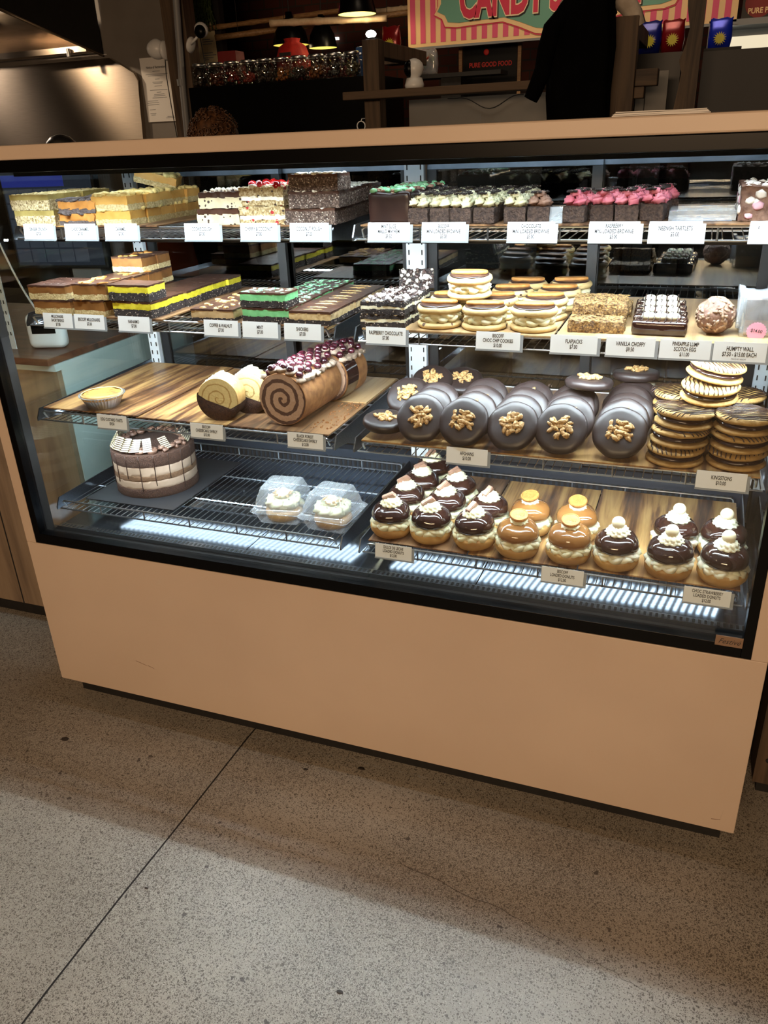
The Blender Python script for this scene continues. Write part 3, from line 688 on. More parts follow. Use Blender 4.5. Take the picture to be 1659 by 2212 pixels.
def mk_brownie(fr, crumb):
    def f(e, seed):
        MB().block(.041, .041, .029, 0, .0058, .0016, 110, seed, rnd=.002).build('brownie_base', F['brownie'], e, 60)
        mb = MB()
        for i, (x, y) in enumerate([(-.0095, -.0095), (.0095, -.0095), (-.0095, .0095), (.0095, .0095)]):
            m2 = MB(); piped(m2, .0075, .013, .0055, 2.2, seed+i*1.9, 36, .28); mb.add([(p[0]+x, p[1]+y, p[2]+.0335) for p in m2.v], m2.f)
        m2 = MB(); piped(m2, .009, .008, .005, 1.8, seed, 30, .28); mb.add([(p[0], p[1], p[2]+.0455) for p in m2.v], m2.f)
        mb.build('frosting_swirl', F[fr], e, 180)
        c = MB(); scatter(c, 30, .027, .027, .0525, .0034, seed+4, 1, .6, 1.3); c.build('crumb_topping', F[crumb], e, 180)
    return f
KB = Kind('mini_brownie', mk_brownie('cream', 'dkbase'), 3); KB.cat = 'brownie'
KP = Kind('raspberry_mini_brownie', mk_brownie('pink', 'dkbase'), 3); KP.cat = 'brownie'
KM = Kind('chocolate_mini_brownie', mk_brownie('mocha', 'dkbase'), 1); KM.cat = 'brownie'
CO = ['first', 'second', 'third', 'fourth', 'fifth', 'sixth']
rb = random.Random(3)
for r in range(5):
    for c in range(5 if r else 4):
        x = 1.066+c*.0435+(.006 if c == 4 else 0)
        KB.put((x+rb.uniform(-.002, .002), .166+r*.0455+rb.uniform(-.002, .002), Z1), rb.uniform(-.12, .12),
               'mini brownie with cream frosting, %s row, %s from the mint block' % (ORD[r], CO[c]), 'cream topped mini brownies')
KB.put((1.252, .170, Z1), .1, 'mini brownie with cream frosting in front, nearest the chocolate frosted one', 'cream topped mini brownies')
KM.put((1.297, .172, Z1), .05, 'mini brownie with light brown chocolate frosting, on the top shelf', 'chocolate frosted mini brownies')
for i, (x, y) in enumerate([(1.362, .180), (1.408, .200), (1.452, .193), (1.499, .205), (1.370, .232), (1.42, .25), (1.462, .244), (1.505, .258), (1.47, .295), (1.515, .312)]):
    KP.put((x, y, Z1), rb.uniform(-.15, .15), 'mini brownie with pink frosting, %s' % ['front row, first from left', 'front row, second from left', 'front row, third from left', 'front row, rightmost',
        'middle row, first from left', 'middle row, second from left', 'middle row, third from left', 'middle row, rightmost', 'back row, left one', 'back row, right one'][i], 'pink topped mini brownies')
# wrapped tray, film pouch, rocky road
e = empty('wrapped_tray', (1.583, .235, Z1), label='shallow film wrapped empty tray beside the pink topped brownies', cat='tray')
MB().block(.112, .11, .016, .0015, .01, .0012, 60, 3).build('film_wrap', M_film, e, 60); MB().box(-.05, .05, -.05, .05, .0, .0012).build('tray_base', mat('blue white tray', ((170, 186, 214)), rough=.3, bump=0), e)
e = MB().block(.052, .008, .028, 0, .007, .0014, 70, 8).build('film_pouch', M_film, smooth=60); e.location = (1.316, .158, Z1); e.rotation_euler = (-.25, 0, 0)
tag(e, 'small clear film pouch leaning behind the CHOCOLATE brownie card', 'film pouch')
def mk_rocky(e, seed):
    MB().block(.108, .06, .056, 0, .006, .003, 70, seed, .003).build('chocolate_block', F['rocky'], e, 60)
    a = MB(); face_scatter(a, 26, .108, .06, .054, .0075, seed, 1); scatter(a, 12, .095, .05, .054, .006, seed+2, 1, .7, 1.2); a.build('marshmallow_pieces', F['marsh'], e, 180)
    b = MB(); face_scatter(b, 7, .108, .06, .054, .0075, seed+7, 1); b.build('pink_marshmallow_pieces', F['marshp'], e, 180)
K = Kind('rocky_road_block', mk_rocky, 2); K.cat = 'slice'
for r in range(3): K.put((1.696, .205+r*.064, Z1), .02*r, 'rocky road block with marshmallow pieces, %s in line at the right end' % ORD[r], 'rocky road blocks')
# ---- second shelf, right
stack(G['rasp'], .990, .130, Z2, [2, 2, 2], 'dark cookie slice with chocolate balls', 'the RASPBERRY CHOCOLATE card')
G['rasp'].put((.998, .33, Z2+.062), .3, 'dark cookie slice standing upright behind its stack', 'dark cookie slice with chocolate ballss'[:-1], rx=1.1, ry=.0, sc_=.8)
def disc(mb, r, h, z, seed, amp=.0012, n=36, ef=.5, M=None, freq=60):
    prof = [(.0005, 0), (r*.6, 0), (r*.93, .0003+h*.06), (r, h*.38), (r*.985, h*.66), (r*.92, h*.88), (r*.75, h*.97), (r*.4, h), (.0005, h)]
    def md(rr, zz, a, k):
        nn = nz((rr*math.cos(a), rr*math.sin(a), zz), freq, seed)
        return rr*(1+amp*12*nz((math.cos(a), math.sin(a), seed), 1.3, seed))+nn*amp, zz+(nn*amp if k > 1 else 0)
    mb2 = MB().lathe(prof, n, None, md, False); mb.add([(x, y, zz+z) for x, y, zz in mb2.v], mb2.f, M)
def oblong(mb, l, w_, t, z, M=None, n=40):
    prof = []
    pts = []
    for i in range(n):
        a = 2*PI*i/n; x = math.copysign(abs(math.cos(a))**.55, math.cos(a))*l/2; y = math.sin(a)*w_/2
        s_ = 1+.03*math.cos(i*PI); pts.append((x*s_, y*s_))
    vs = [(x*.94, y*.9, z) for x, y in pts]+[(x, y, z+t*.3) for x, y in pts]+[(x, y, z+t*.75) for x, y in pts]+[(x*.94, y*.88, z+t) for x, y in pts]
    fs = [list(range(n))[::-1], [3*n+i for i in range(n)]]+[(k*n+i, k*n+(i+1) % n, (k+1)*n+(i+1) % n, (k+1)*n+i) for k in range(3) for i in range(n)]
    mb.add(vs, fs, M)
def mk_cc(e, seed):
    mb = MB(); disc(mb, .047, .013, 0, seed, .0014); mb.build('bottom_cookie', F['cookie'], e, 180)
    mb = MB(); ruffle(mb, .036, .019, .0065, .0022, 9, seed); ruffle(mb, .037, .0255, .0055, .0025, 8, seed+2); disc(mb, .034, .016, .012, seed); mb.build('cream_filling', F['coffee'] if seed == 9 else F['cream'], e, 180)
    mb = MB(); disc(mb, .047, .0155, .0295, seed+3, .0014); mb.build('top_cookie', F['cookie'], e, 180)
    mb = MB(); disc(mb, .041, .0045, .0425, seed+5, .002); mb.build('chocolate_patch', F['dchoc'], e, 180)
    mb = MB(); oblong(mb, .074, .028, .007, .046, Matrix.Rotation(.1*seed, 4, 'Z')); mb.build('biscuit', F['biscuit'], e, 50)
K = Kind('filled_cookie', mk_cc, 3); K.cat = 'cookie'
for i, (x, y, zz, rz, lab) in enumerate([(1.102, .165, 0, .1, 'front row, nearest the dark cookie slices'), (1.198, .163, 0, .05, 'front row, middle one'), (1.297, .168, 0, -.05, 'front row, nearest the flapjacks'),
    (1.10, .262, 0, .3, 'second row, nearest the dark cookie slices'), (1.198, .262, 0, .2, 'second row, middle one'), (1.30, .272, 0, .1, 'second row, nearest the flapjacks'),
    (1.112, .36, 0, .2, 'third row, left one'), (1.21, .365, 0, .2, 'third row, middle one'), (1.312, .375, 0, 0, 'third row, right one'),
    (1.152, .215, .052, .1, 'lying on top of the others'), (1.225, .46, 0, 0, 'back row, left one'), (1.322, .475, 0, .1, 'back row, right one')]):
    K.put((x-.004, y+.012, Z2+zz), rz, 'cream filled cookie topped with an oblong biscuit, '+lab, 'cream filled biscuit topped cookies', rx=(.05 if zz else 0))
stack(G['flap'], 1.417, .165, Z2, [1, 1, 1], 'flapjack', 'the FLAPJACKS card', gap=.008, dx=-.004)
G['flap'].put((1.412, .262, Z2+.026), .03, 'flapjack lying across the second row of flapjacks', 'flapjacks', rx=.12)
def mk_choffy(e, seed):
    MB().block(.100, .052, .026, 0, .006, .001, 60, seed, .001, .005).build('chocolate_bar', F['gloss'], e, 180)
    mb = MB()
    for k in range(3): mb.lump((-.022+k*.022, 0, .031), (.0135, .0105, .0085), 2, .05, seed+k)
    mb.build('white_topping', F['creamw'], e, 180)
    mb = MB()
    for k in range(9):
        x = -.044+k*.0105; pts = []
        for i in range(9):
            y = -.024+.006*i; hh = .0265+.0135*max(0, 1-(y/.0115)**2)**.5*(1 if abs(x) < .034 else 0); pts.append((x+.006*i/8, y, hh))
        mb.tube(pts, .001, 5)
    mb.build('drizzle', F['dchoc'], e, 180)
K = Kind('chocolate_bar_slice', mk_choffy, 2); K.cat = 'slice'
for r in range(4): K.put((1.532-.003*r, .185+r*.060, Z2+.001), 0.02*r-.03, 'dark chocolate bar with drizzled white log, %s in line behind the VANILLA CHOFFY card' % ORD[r], 'chocolate bars with white logs')
e = empty('chocolate_ball', (1.628, .205, Z2), label='rough round ball coated in chocolate flakes behind the SCOTCH EGG card', cat='cake')
MB().lump((0, 0, .033), (.035, .034, .034), 3, .14, 4, freq=3).build('coating', F['rocky'], e, 180)
mb = MB(); rr = random.Random(8)
for i in range(150):
    a, b = rr.uniform(0, 2*PI), math.asin(rr.uniform(-.75, 1)); r_ = .034
    n_ = Vector((math.cos(a)*math.cos(b), math.sin(a)*math.cos(b), math.sin(b)))
    Mx = n_.to_track_quat('Z', 'Y').to_matrix() @ Matrix.Rotation(rr.uniform(0, 6), 3, 'Z')
    mb.lump(n_*r_+Vector((0, 0, .033)), (.0062*rr.uniform(.6, 1.3), .0032, .0022), 1, .4, i, Mx)
mb.build('chocolate_flakes', mat('chocolate shards', [(104, 78, 62), (168, 140, 116)], 90, .6, .4), e, 180)
e = empty('bagged_chocolate_block', (1.712, .225, Z2), label='layered chocolate block in a clear bag with round pink price sticker', cat='bag')
MB().block(.066, .07, .028, .002, .007, .001, 60, 2).build('caramel_layer', F['cardark'], e, 50)
MB().block(.068, .072, .036, .030, .007, .0012, 60, 3).build('chocolate_layer', F['choc'], e, 50)
bag = MB().block(.080, .084, .074, 0, .008, .004, 55, 6); bag.block(.008, .06, .07, .012, .008, .004, 50, 9)
bag.v = [(x-(.043 if i >= len(MB().block(.080, .084, .074, 0, .008).v) else 0), y, z) for i, (x, y, z) in enumerate(bag.v)]
bag.build('clear_bag', M_film, e, 180)
st = MB().lathe([(.0165, 0), (.0165, .0008)], 40, Matrix.Translation((-.012, -.0475, .012)) @ Matrix.Rotation(PI/2, 4, 'X'), lambda r, z, a, k: (r*(1+.04*math.cos(20*a)), z)).build('price_sticker', mat('pink sticker', ((226, 150, 176)), rough=.5, bump=0), e)
text('$14.00', .0085, M_ink, st, (-.012, -.0487, .013), (PI/2, .12, 0), sx=.85, bold=.00012)
# ---- third shelf, left
t = empty('custard_tart', (.212, .150, Z3+.003), label='round egg custard tart in a pleated foil case', cat='tart')
MB().lathe([(.001, 0), (.038, 0), (.0385, .001), (.053, .030), (.0575, .031), (.0575, .032), (.052, .0315)], 120, None, lambda r, z, a, k: (r*(1+(.018*math.cos(40*a) if 1 < k < 4 else 0)), z), False).build('foil_case', F['foil'], t, 30)
MB().lathe([(.051, .024), (.052, .031), (.0505, .0355), (.048, .034)], 60, None, lambda r, z, a, k: (r, z+.0012*nz((math.cos(a), math.sin(a), k), 3, 2)), False).build('pastry_crust', F['pastry'], t, 180)
mb = MB(); disc(mb, .0485, .009, .026, 3, .0016); mb.build('custard', F['custard'], t, 180)
def spiral_mat(name, c1, c2, pitch, c3=None, off=.5):
    s_ = NT(name); tc = s_.n('ShaderNodeTexCoord'); sx = s_.n('ShaderNodeSeparateXYZ', {0: tc.outputs['Object']})
    X = sx.outputs[0]; Z = sx.outputs[2]
    nn = s_.math('MULTIPLY', s_.math('SUBTRACT', s_.noise(tc.outputs['Object'], 60, 3), .5), pitch*.45)
    r = s_.math('ADD', s_.math('SQRT', s_.math('ADD', s_.math('MULTIPLY', X, X), s_.math('MULTIPLY', Z, Z))), nn)
    a = s_.math('DIVIDE', s_.math('ARCTAN2', Z, X), 2*PI)
    f = s_.math('FRACT', s_.math('ADD', s_.math('DIVIDE', r, pitch), s_.math('MULTIPLY', a, -1.0)))
    col = s_.mix(s_.ramp(f, [(off-.05, (0, 0, 0)), (off, (1, 1, 1)), (.95, (1, 1, 1)), (1, (0, 0, 0))]), S(c1), S(c2))
    n2 = s_.noise(tc.outputs['Object'], 180, 4); col = s_.mix(s_.math('MULTIPLY', n2, .3), col, S(tuple(int(v*.7) for v in c2)))
    s_.P(Base_Color=col, Roughness=.75); s_.bump(n2, .5, .002); return s_.m
F['spiralp'] = spiral_mat('pale cake spiral', (218, 200, 142), (172, 142, 84), .017, off=.82)
F['spirald'] = spiral_mat('dark cake spiral', (178, 146, 122), (78, 52, 40), .0215, off=.62)
def roll(e, r, L, m_end, m_crust, seed, dip=None):
    def md(rr, z, a, k): return rr*(1+.03*nz((math.cos(a), math.sin(a), 0), 1.4, seed)), z
    M = Matrix.Rotation(PI/2, 4, 'X') @ Matrix.Translation((0, 0, -L))
    MB().lathe([(r*.97, 0), (r, .004), (r, L*.5), (r, L-.004), (r*.97, L)], 48, M, md, True).build('sponge_roll', m_crust, e, 50)
    def mde(rr, z, a, k): return rr*(1+.03*nz((math.cos(a), math.sin(a), 0), 1.4, seed)), z+.0008*nz((rr*40, a, 0), 3, seed)
    prof = [(.0005, 0)]+[(r*.96*i/10, 0) for i in range(1, 11)]
    for nm, zz in (('cut_end', L+.0006), ('back_end', -.0006)):
        MB().lathe([(p, zz) for p, _ in prof], 48, M, mde, False).build(nm, m_end, e, 180)
# pale roll, two pieces half dipped in chocolate
for i, (x, y, rz, L) in enumerate([(.568, .128, .16, .052), (.612, .192, .22, .045)]):
    e = empty('swiss_roll_slice', (x, y, Z3+.052), rz, ['thick pale spiral roll slice dipped in chocolate, nearest the glass', 'pale spiral roll slice standing behind the front one'][i], 'cake', 'pale rolled cake slices')
    roll(e, .051, L, F['spiralp'], F['pastry'], i+3)
    mb = MB()
    def md(rr, z, a, k):
        return rr, z
    # chocolate dip: shell over the lower left of the roll
    n = 26; vs = []; fs = []
    for k, (rr, yy) in enumerate([(.010, -.0022), (.030, -.0026), (.0525, -.0022), (.0538, .004), (.0538, L-.004), (.052, L+.0016)]):
        for j in range(n+1):
            a = -PI*1.08+(PI*1.02)*j/n
            px, pz = rr*math.cos(a), rr*math.sin(a)
            if rr < .05:  # flat front part ends on a chord
                lim = -.012-.35*px; pz = min(pz, lim)
                dd = math.hypot(px, pz)
                if dd > .052: px, pz = px*.052/dd, pz*.052/dd
            vs.append((px, yy, pz))
    for k in range(5):
        for j in range(n): fs.append((k*(n+1)+j, k*(n+1)+j+1, (k+1)*(n+1)+j+1, (k+1)*(n+1)+j))
    mb.add(vs, fs); mb.build('chocolate_dip', F['sponge'], e, 180)
    mb = MB()
    for c in range(3):
        m2 = MB(); n2 = 26; pts = [(-.034+.068*j/n2, .012+c*.014+.004*math.sin(j*1.5+c), .049-.52*abs(-.034+.068*j/n2)**1.25*3+.003*math.cos(j*1.5)) for j in range(n2+1)]
        mb.tube(pts, .0072, 10, .18)
    mb.build('piped_cream', F['cream'], e, 180)
# dark roll with cherries, in two lengths
for i, (x, y, L, rz) in enumerate([(.738, .128, .185, -.04), (.758, .322, .11, -.10)]):
    e = empty('cherry_topped_roll', (x, y, Z3+.063), rz, ['long chocolate roll cake covered in dark cherries, spiral end facing the glass', 'second chocolate roll cake piece behind, dipped in chocolate'][i], 'cake', 'cherry topped chocolate rolls')
    roll(e, .062, L, F['spirald'], F['tancrust'], i+7)
    if i: 
        mb = MB(); mb.lathe([(.0635, 0), (.064, .03), (.0635, .055)], 40, Matrix.Rotation(PI/2, 4, 'X') @ Matrix.Translation((0, 0, -.056)), None, False); mb.build('chocolate_dip', F['gloss'], e, 180)
    mb = MB(); rows = int(L/.022)
    for c in range(rows):
        for sx in range(5):
            px = -.046+.023*sx; pz = math.sqrt(max(0, .062**2-px*px))
            m2 = MB(); piped(m2, .0085, .007, .0066, 1.3, c+sx*.7, 18, .25); mb.add([(q[0]+px, q[1]+.012+c*.0218, q[2]*.9+pz+.002) for q in m2.v], m2.f)
    mb.build('piped_cream', F['mousse'], e, 180)
    cm = mat('dark cherry %d' % i, [(44, 10, 20), (76, 24, 38)], 30, .2, .05, coat=.5); rc = random.Random(i+2)
    for c in range(rows):
        for sx in range(4 if c % 2 else 5):
            px = -.042+.021*sx+(.0105 if c % 2 else 0); pz = math.sqrt(max(0, .062**2-px*px))+.0115
            o = MB().lump((px+rc.uniform(-.005, .005), .012+c*.0218+rc.uniform(-.006, .006), pz), (.0092, .0092, .0085), 2, .12, c*5+sx).build('cherry', cm, e, 180)
# crumbs on the board
mb = MB(); rr = random.Random(4)
for i in range(90): mb.lump((rr.uniform(.80, .855), rr.uniform(.12, .33), Z3+.001), rr.uniform(.0008, .0032), 1, .4, i)
tag(mb.build('crumbs', F['tancrust'], smooth=180), 'brown cake crumbs scattered beside the cherry topped roll', 'crumbs', kind='stuff')
# ---- walnuts
def walnuts(mb, n, R, z, seed):
    rr = random.Random(seed)
    for i in range(n):
        a = i*2.4+rr.uniform(-.5, .5)+seed; q = R*math.sqrt((i+.5)/n)*rr.uniform(.9, 1.15); s_ = rr.uniform(.0046, .0070)
        M = Matrix.Rotation(rr.uniform(0, PI), 3, 'Z') @ Matrix.Rotation(rr.uniform(-.6, .6), 3, 'X')
        vs, fs = ICO[2]
        mb.lump((q*math.cos(a)*1.1, q*math.sin(a), z+rr.uniform(.001, .005)), (s_*1.35, s_*.75, s_*.6), 2, .55, seed*40+i, M, freq=2.6)
def mk_afghan(e, seed):
    mb = MB(); disc(mb, .053, .022, 0, seed, .0018, 44, freq=35); mb.build('iced_cookie', F['afghan'], e, 180)
    mb = MB(); walnuts(mb, 24, .0215, .0215, seed+2); mb.build('walnut_cluster', F['nut'], e, 180)
KA = Kind('walnut_cookie', mk_afghan, 6); KA.cat = 'cookie'
GA = 'dark iced walnut cookies'
cols = [(1.072, .112, 3), (1.170, .110, 4), (1.270, .112, 4), (1.368, .115, 4), (1.478, .122, 5)]
ra_ = random.Random(11)
for c, (x, y, n) in enumerate(cols):
    for k in range(n):
        tl = .95-.07*k+ra_.uniform(-.04, .04)
        KA.put((x+ra_.uniform(-.004, .004)+.002*k, y+.015+k*.047, Z3+.051*math.sin(tl)+.002+.004*k), ra_.uniform(-.1, .1), 'dark iced cookie with walnuts leaning in the %s line from the left, %s' % (CO[c], ['front one', 'second one', 'third one', 'fourth one', 'last one'][k]), GA, rx=tl)
for x, y, z, rx, ry, lab in [(.982, .142, .018, .12, .05, 'small dark iced walnut cookie lying flat at the left front corner'), (.996, .262, .045, .62, -.25, 'dark iced walnut cookie propped against the left bracket'),
    (1.02, .37, .05, .5, -.1, 'dark iced walnut cookie leaning at the back left'), (1.085, .40, .045, .35, 0, 'dark iced walnut cookie lying behind the first line'),
    (1.40, .26, .098, -.08, .05, 'dark iced walnut cookie lying flat on the fourth line'), (1.487, .38, .088, -.1, 0, 'dark iced walnut cookie lying flat on the last line')]:
    KA.put((x, y, Z3+z), .3, lab, GA, rx=rx, ry=ry, sc_=.95)
# ---- drizzled sandwich cookies
def mk_king(e, seed):
    mb = MB(); disc(mb, .054, .011, 0, seed, .0014); mb.build('bottom_cookie', F['gcookie'], e, 180)
    mb = MB(); disc(mb, .0505, .011, .0105, seed+1, .0022); mb.build('chocolate_filling', F['gloss'], e, 180)
    mb = MB(); disc(mb, .054, .012, .021, seed+2, .0014); mb.build('top_cookie', F['gcookie'], e, 180)
    mb = MB(); rr = random.Random(seed)
    for k in range(13):
        x = -.048+.0080*k+rr.uniform(-.001, .001); L = math.sqrt(max(0, .055**2-x*x)); pts = []
        for i in range(13):
            y = -L+2*L*i/12; t_ = abs(i-6)/6; pts.append((x+.010*(i/12-.5)+.0012*math.sin(i*1.3+k), y, .0342-max(0, t_-.78)**2*.12))
        mb.tube(pts, .0011, 5)
    mb.build('chocolate_drizzle', F['dchoc'], e, 180)
K = Kind('drizzled_cookie', mk_king, 3); K.cat = 'cookie'; GK = 'chocolate drizzled sandwich cookies'
def kg(x, y, z, lab, rz=.3, rx=0, ry=0): K.put((x, y, Z3+z), rz, 'drizzled sandwich cookie, '+lab, GK, rx=rx, ry=ry)
for k in range(3): kg(1.587+.004*k, .140+.004*k, .0355*k, 'left front stack, %s from the bottom' % CO[k], .3+k, .05*(k == 2), .04*(k == 1))
for k in range(3): kg(1.698+.002*k, .150-.002*k, .0355*k, 'right front stack, %s from the bottom' % CO[k], .9*k)
for k in range(3): kg(1.585, .265, .0355*k, 'back left stack, %s from the bottom' % CO[k], .5+k)
for k in range(3): kg(1.690, .275, .0355*k, 'back right stack, %s from the bottom' % CO[k], .5+k)
kg(1.636, .206, .1085, 'resting across the four stacks', .2, .1, 0)
kg(1.640, .225, .146, 'topmost one, tilted on the pile', .6, .12, .12)
# ---- bottom shelf: striped cake
ck_ = empty('striped_layer_cake', (.222, .300, Z4L+.003), label='large round layer cake with brown and beige bands and striped chocolate shards', cat='cake')
def band(name, m_, z0, z1, r, seed, amp=.0012):
    n = 90
    def md(rr, z, a, k):
        return rr+amp*nz((math.cos(a)*3, math.sin(a)*3, z*90), 3, seed), z+(.0022*nz((math.cos(a), math.sin(a), k), 4, seed) if k in (0, 5) else 0)
    MB().lathe([(r*.99, z0), (r, z0+.001), (r, z0+(z1-z0)*.33), (r, z0+(z1-z0)*.66), (r, z1-.001), (r*.99, z1)], n, None, md, True).build(name, m_, ck_, 60)
band('sponge_layer', F['sponge'], 0, .026, .113, 1); band('mousse_layer', F['mousse'], .024, .050, .112, 2, .0006); band('sponge_layer', F['coffeesponge'], .048, .064, .1125, 3)
band('mousse_layer', F['mousse'], .062, .092, .112, 4, .0006); band('top_sponge', F['sponge'], .088, .122, .113, 5)
mb = MB()
for k in range(18):
    a = 2*PI*k/18+.1; L = .06+.05*((k*37) % 10)/10
    mb.tube([(.1133*math.cos(a+.004*math.sin(i)), .1133*math.sin(a+.004*math.sin(i)), .12-L*i/6) for i in range(7)], .0011, 5)
mb.build('chocolate_drips', F['dchoc'], ck_, 180)
mb = MB()
for k in range(20):
    a = 2*PI*k/20; m2 = MB(); piped(m2, .012, .010, .0065, 1.4, k, 20, .25); mb.add([(q[0]+.090*math.cos(a), q[1]+.090*math.sin(a), q[2]+.126) for q in m2.v], m2.f)
mb.build('piped_chocolate_cream', mat('piped chocolate cream', [(92, 66, 54), (116, 88, 74)], 30, .4, .2), ck_, 180)
def stripe_mat():
    t = NT('striped chocolate'); v = t.vec(rnd=False)
    wv = t.n('ShaderNodeTexWave', {'Vector': v, 'Scale': 56.0, 'Distortion': 0.0}, wave_type='BANDS', bands_direction='Z')
    t.P(Base_Color=t.ramp(wv.outputs['Fac'], [(.45, S((50, 32, 26))), (.55, S((176, 170, 142)))]), Roughness=.35); return t.m
M_str = stripe_mat()
for i, (a, r_, sx) in enumerate([(200, .092, 1), (215, .094, 1), (230, .095, 1.1), (246, .093, 1), (262, .092, .9), (278, .09, .9), (186, .09, .9), (300, .088, .6), (330, .085, .6), (20, .09, 1), (60, .09, 1), (100, .09, 1)]):
    a = math.radians(a); o = MB().box(-.019*sx, .019*sx, -.0012, .0012, 0, .040).build('striped_chocolate_shard', M_str, ck_)
    o.location = ((r_+.016)*math.cos(a), (r_+.016)*math.sin(a), .129); o.rotation_euler = (.62+.1*(i % 3), .1, a+PI/2+PI)
# ---- clear boxes
def mk_box(e, seed):
    def rr4(w_, z, n=9, rad=.22):
        pts = []
        for q in range(4):
            for i in range(n):
                a = PI/2*q+PI/2*i/(n-1); c = w_*(1-rad)
                sx, sy = [(1, 1), (-1, 1), (-1, -1), (1, -1)][q]; pts.append((sx*c+w_*rad*math.cos(a), sy*c+w_*rad*math.sin(a), z))
        return pts
    def shell(levels, name, m_):
        mb = MB(); n = 36; vs = []; fs = []
        for w_, z in levels:
            p = rr4(w_, z)
            vs += [(x*(1+(.012*math.cos(i*PI))), y*(1+.012*math.cos(i*PI)), zz) for i, (x, y, zz) in enumerate(p)]
        for k in range(len(levels)-1):
            for i in range(n): fs.append((k*n+i, k*n+(i+1) % n, (k+1)*n+(i+1) % n, (k+1)*n+i))
        fs.append([(len(levels)-1)*n+i for i in range(n)]) ; mb.add(vs, fs); return mb.build(name, m_, e, 30)
    shell([(.066, .036), (.064, .040), (.058, .044), (.055, .060), (.044, .090), (.038, .094)], 'box_lid', M_clear)
    shell([(.066, .034), (.064, .030), (.058, .026), (.050, .001)], 'box_base', M_clear)
    rim = MB(); p = rr4(.068, .035); rim.tube(p+[p[0]], .0012, 5); p = rr4(.043, .0915); rim.tube(p+[p[0]], .0008, 5); rim.build('rim', M_clear, e, 180)
    c = MB(); disc(c, .048, .030, .002, seed); c.build('cake_base', F['bun'], e, 180)
    mb = MB()
    for k in range(9):
        a = 2*PI*k/8; R = .032 if k < 8 else 0; m2 = MB(); piped(m2, .012, .018, .010, 1.5, k+seed, 22, .25); mb.add([(q[0]+R*math.cos(a), q[1]+R*math.sin(a), q[2]+.036+(.018 if k == 8 else 0)) for q in m2.v], m2.f)
    disc(mb, .043, .026, .028, seed); mb.build('piped_cream', F['cream'], e, 180)
    s2 = MB(); scatter(s2, 30, .045, .045, .062, .004, seed, 1, .6, 1.2); s2.build('nut_sprinkle', F['nut'], e, 180)
K = Kind('clear_cake_box', mk_box, 2); K.cat = 'box'
K.put((.672, .205, Z4L), .12, 'clear hinged plastic box with a cream cake, the left one', 'clear boxes with cream cakes')
K.put((.810, .200, Z4L), -.05, 'clear hinged plastic box with a cream cake, the right one by the bracket', 'clear boxes with cream cakes')
# ---- donuts
def bun(mb, r, z0, h, seed, dome, amp=.0014, n=44):
    if dome: prof = [(.0005, z0), (r*.8, z0), (r*.97, z0+h*.14), (r, z0+h*.36), (r*.93, z0+h*.62), (r*.76, z0+h*.82), (r*.48, z0+h*.95), (r*.2, z0+h), (.0005, z0+h)]
    else: prof = [(.0005, z0), (r*.62, z0), (r*.86, z0+h*.14), (r*.98, z0+h*.45), (r, z0+h*.75), (r*.95, z0+h), (.0005, z0+h)]
    def md(rr, z, a, k): 
        q = nz((math.cos(a)*rr/r, math.sin(a)*rr/r, z*12), 1.6, seed); return rr*(1+.07*q), z+(.003*q if k > 1 else 0)
    mb.lathe(prof, n, None, md, False)
def swirl(mb, R, z, h, seed):
    prof = [(R*.6, 0), (R*.94, h*.06), (R*1.02, h*.2), (R*.95, h*.36), (R*.80, h*.46), (R*.84, h*.6), (R*.72, h*.78), (R*.50, h*.88), (R*.42, h), (R*.15, h*.92), (.0003, h*.9)]
    def md(rr, zz, a, k):
        return rr*(1+.10*math.cos(11*(a+zz*70+seed))), zz+.0006*math.cos(11*(a+zz*70+seed))
    m2 = MB().lathe(prof, 110, None, md, False); mb.add([(x, y, zz+z) for x, y, zz in m2.v], m2.f)
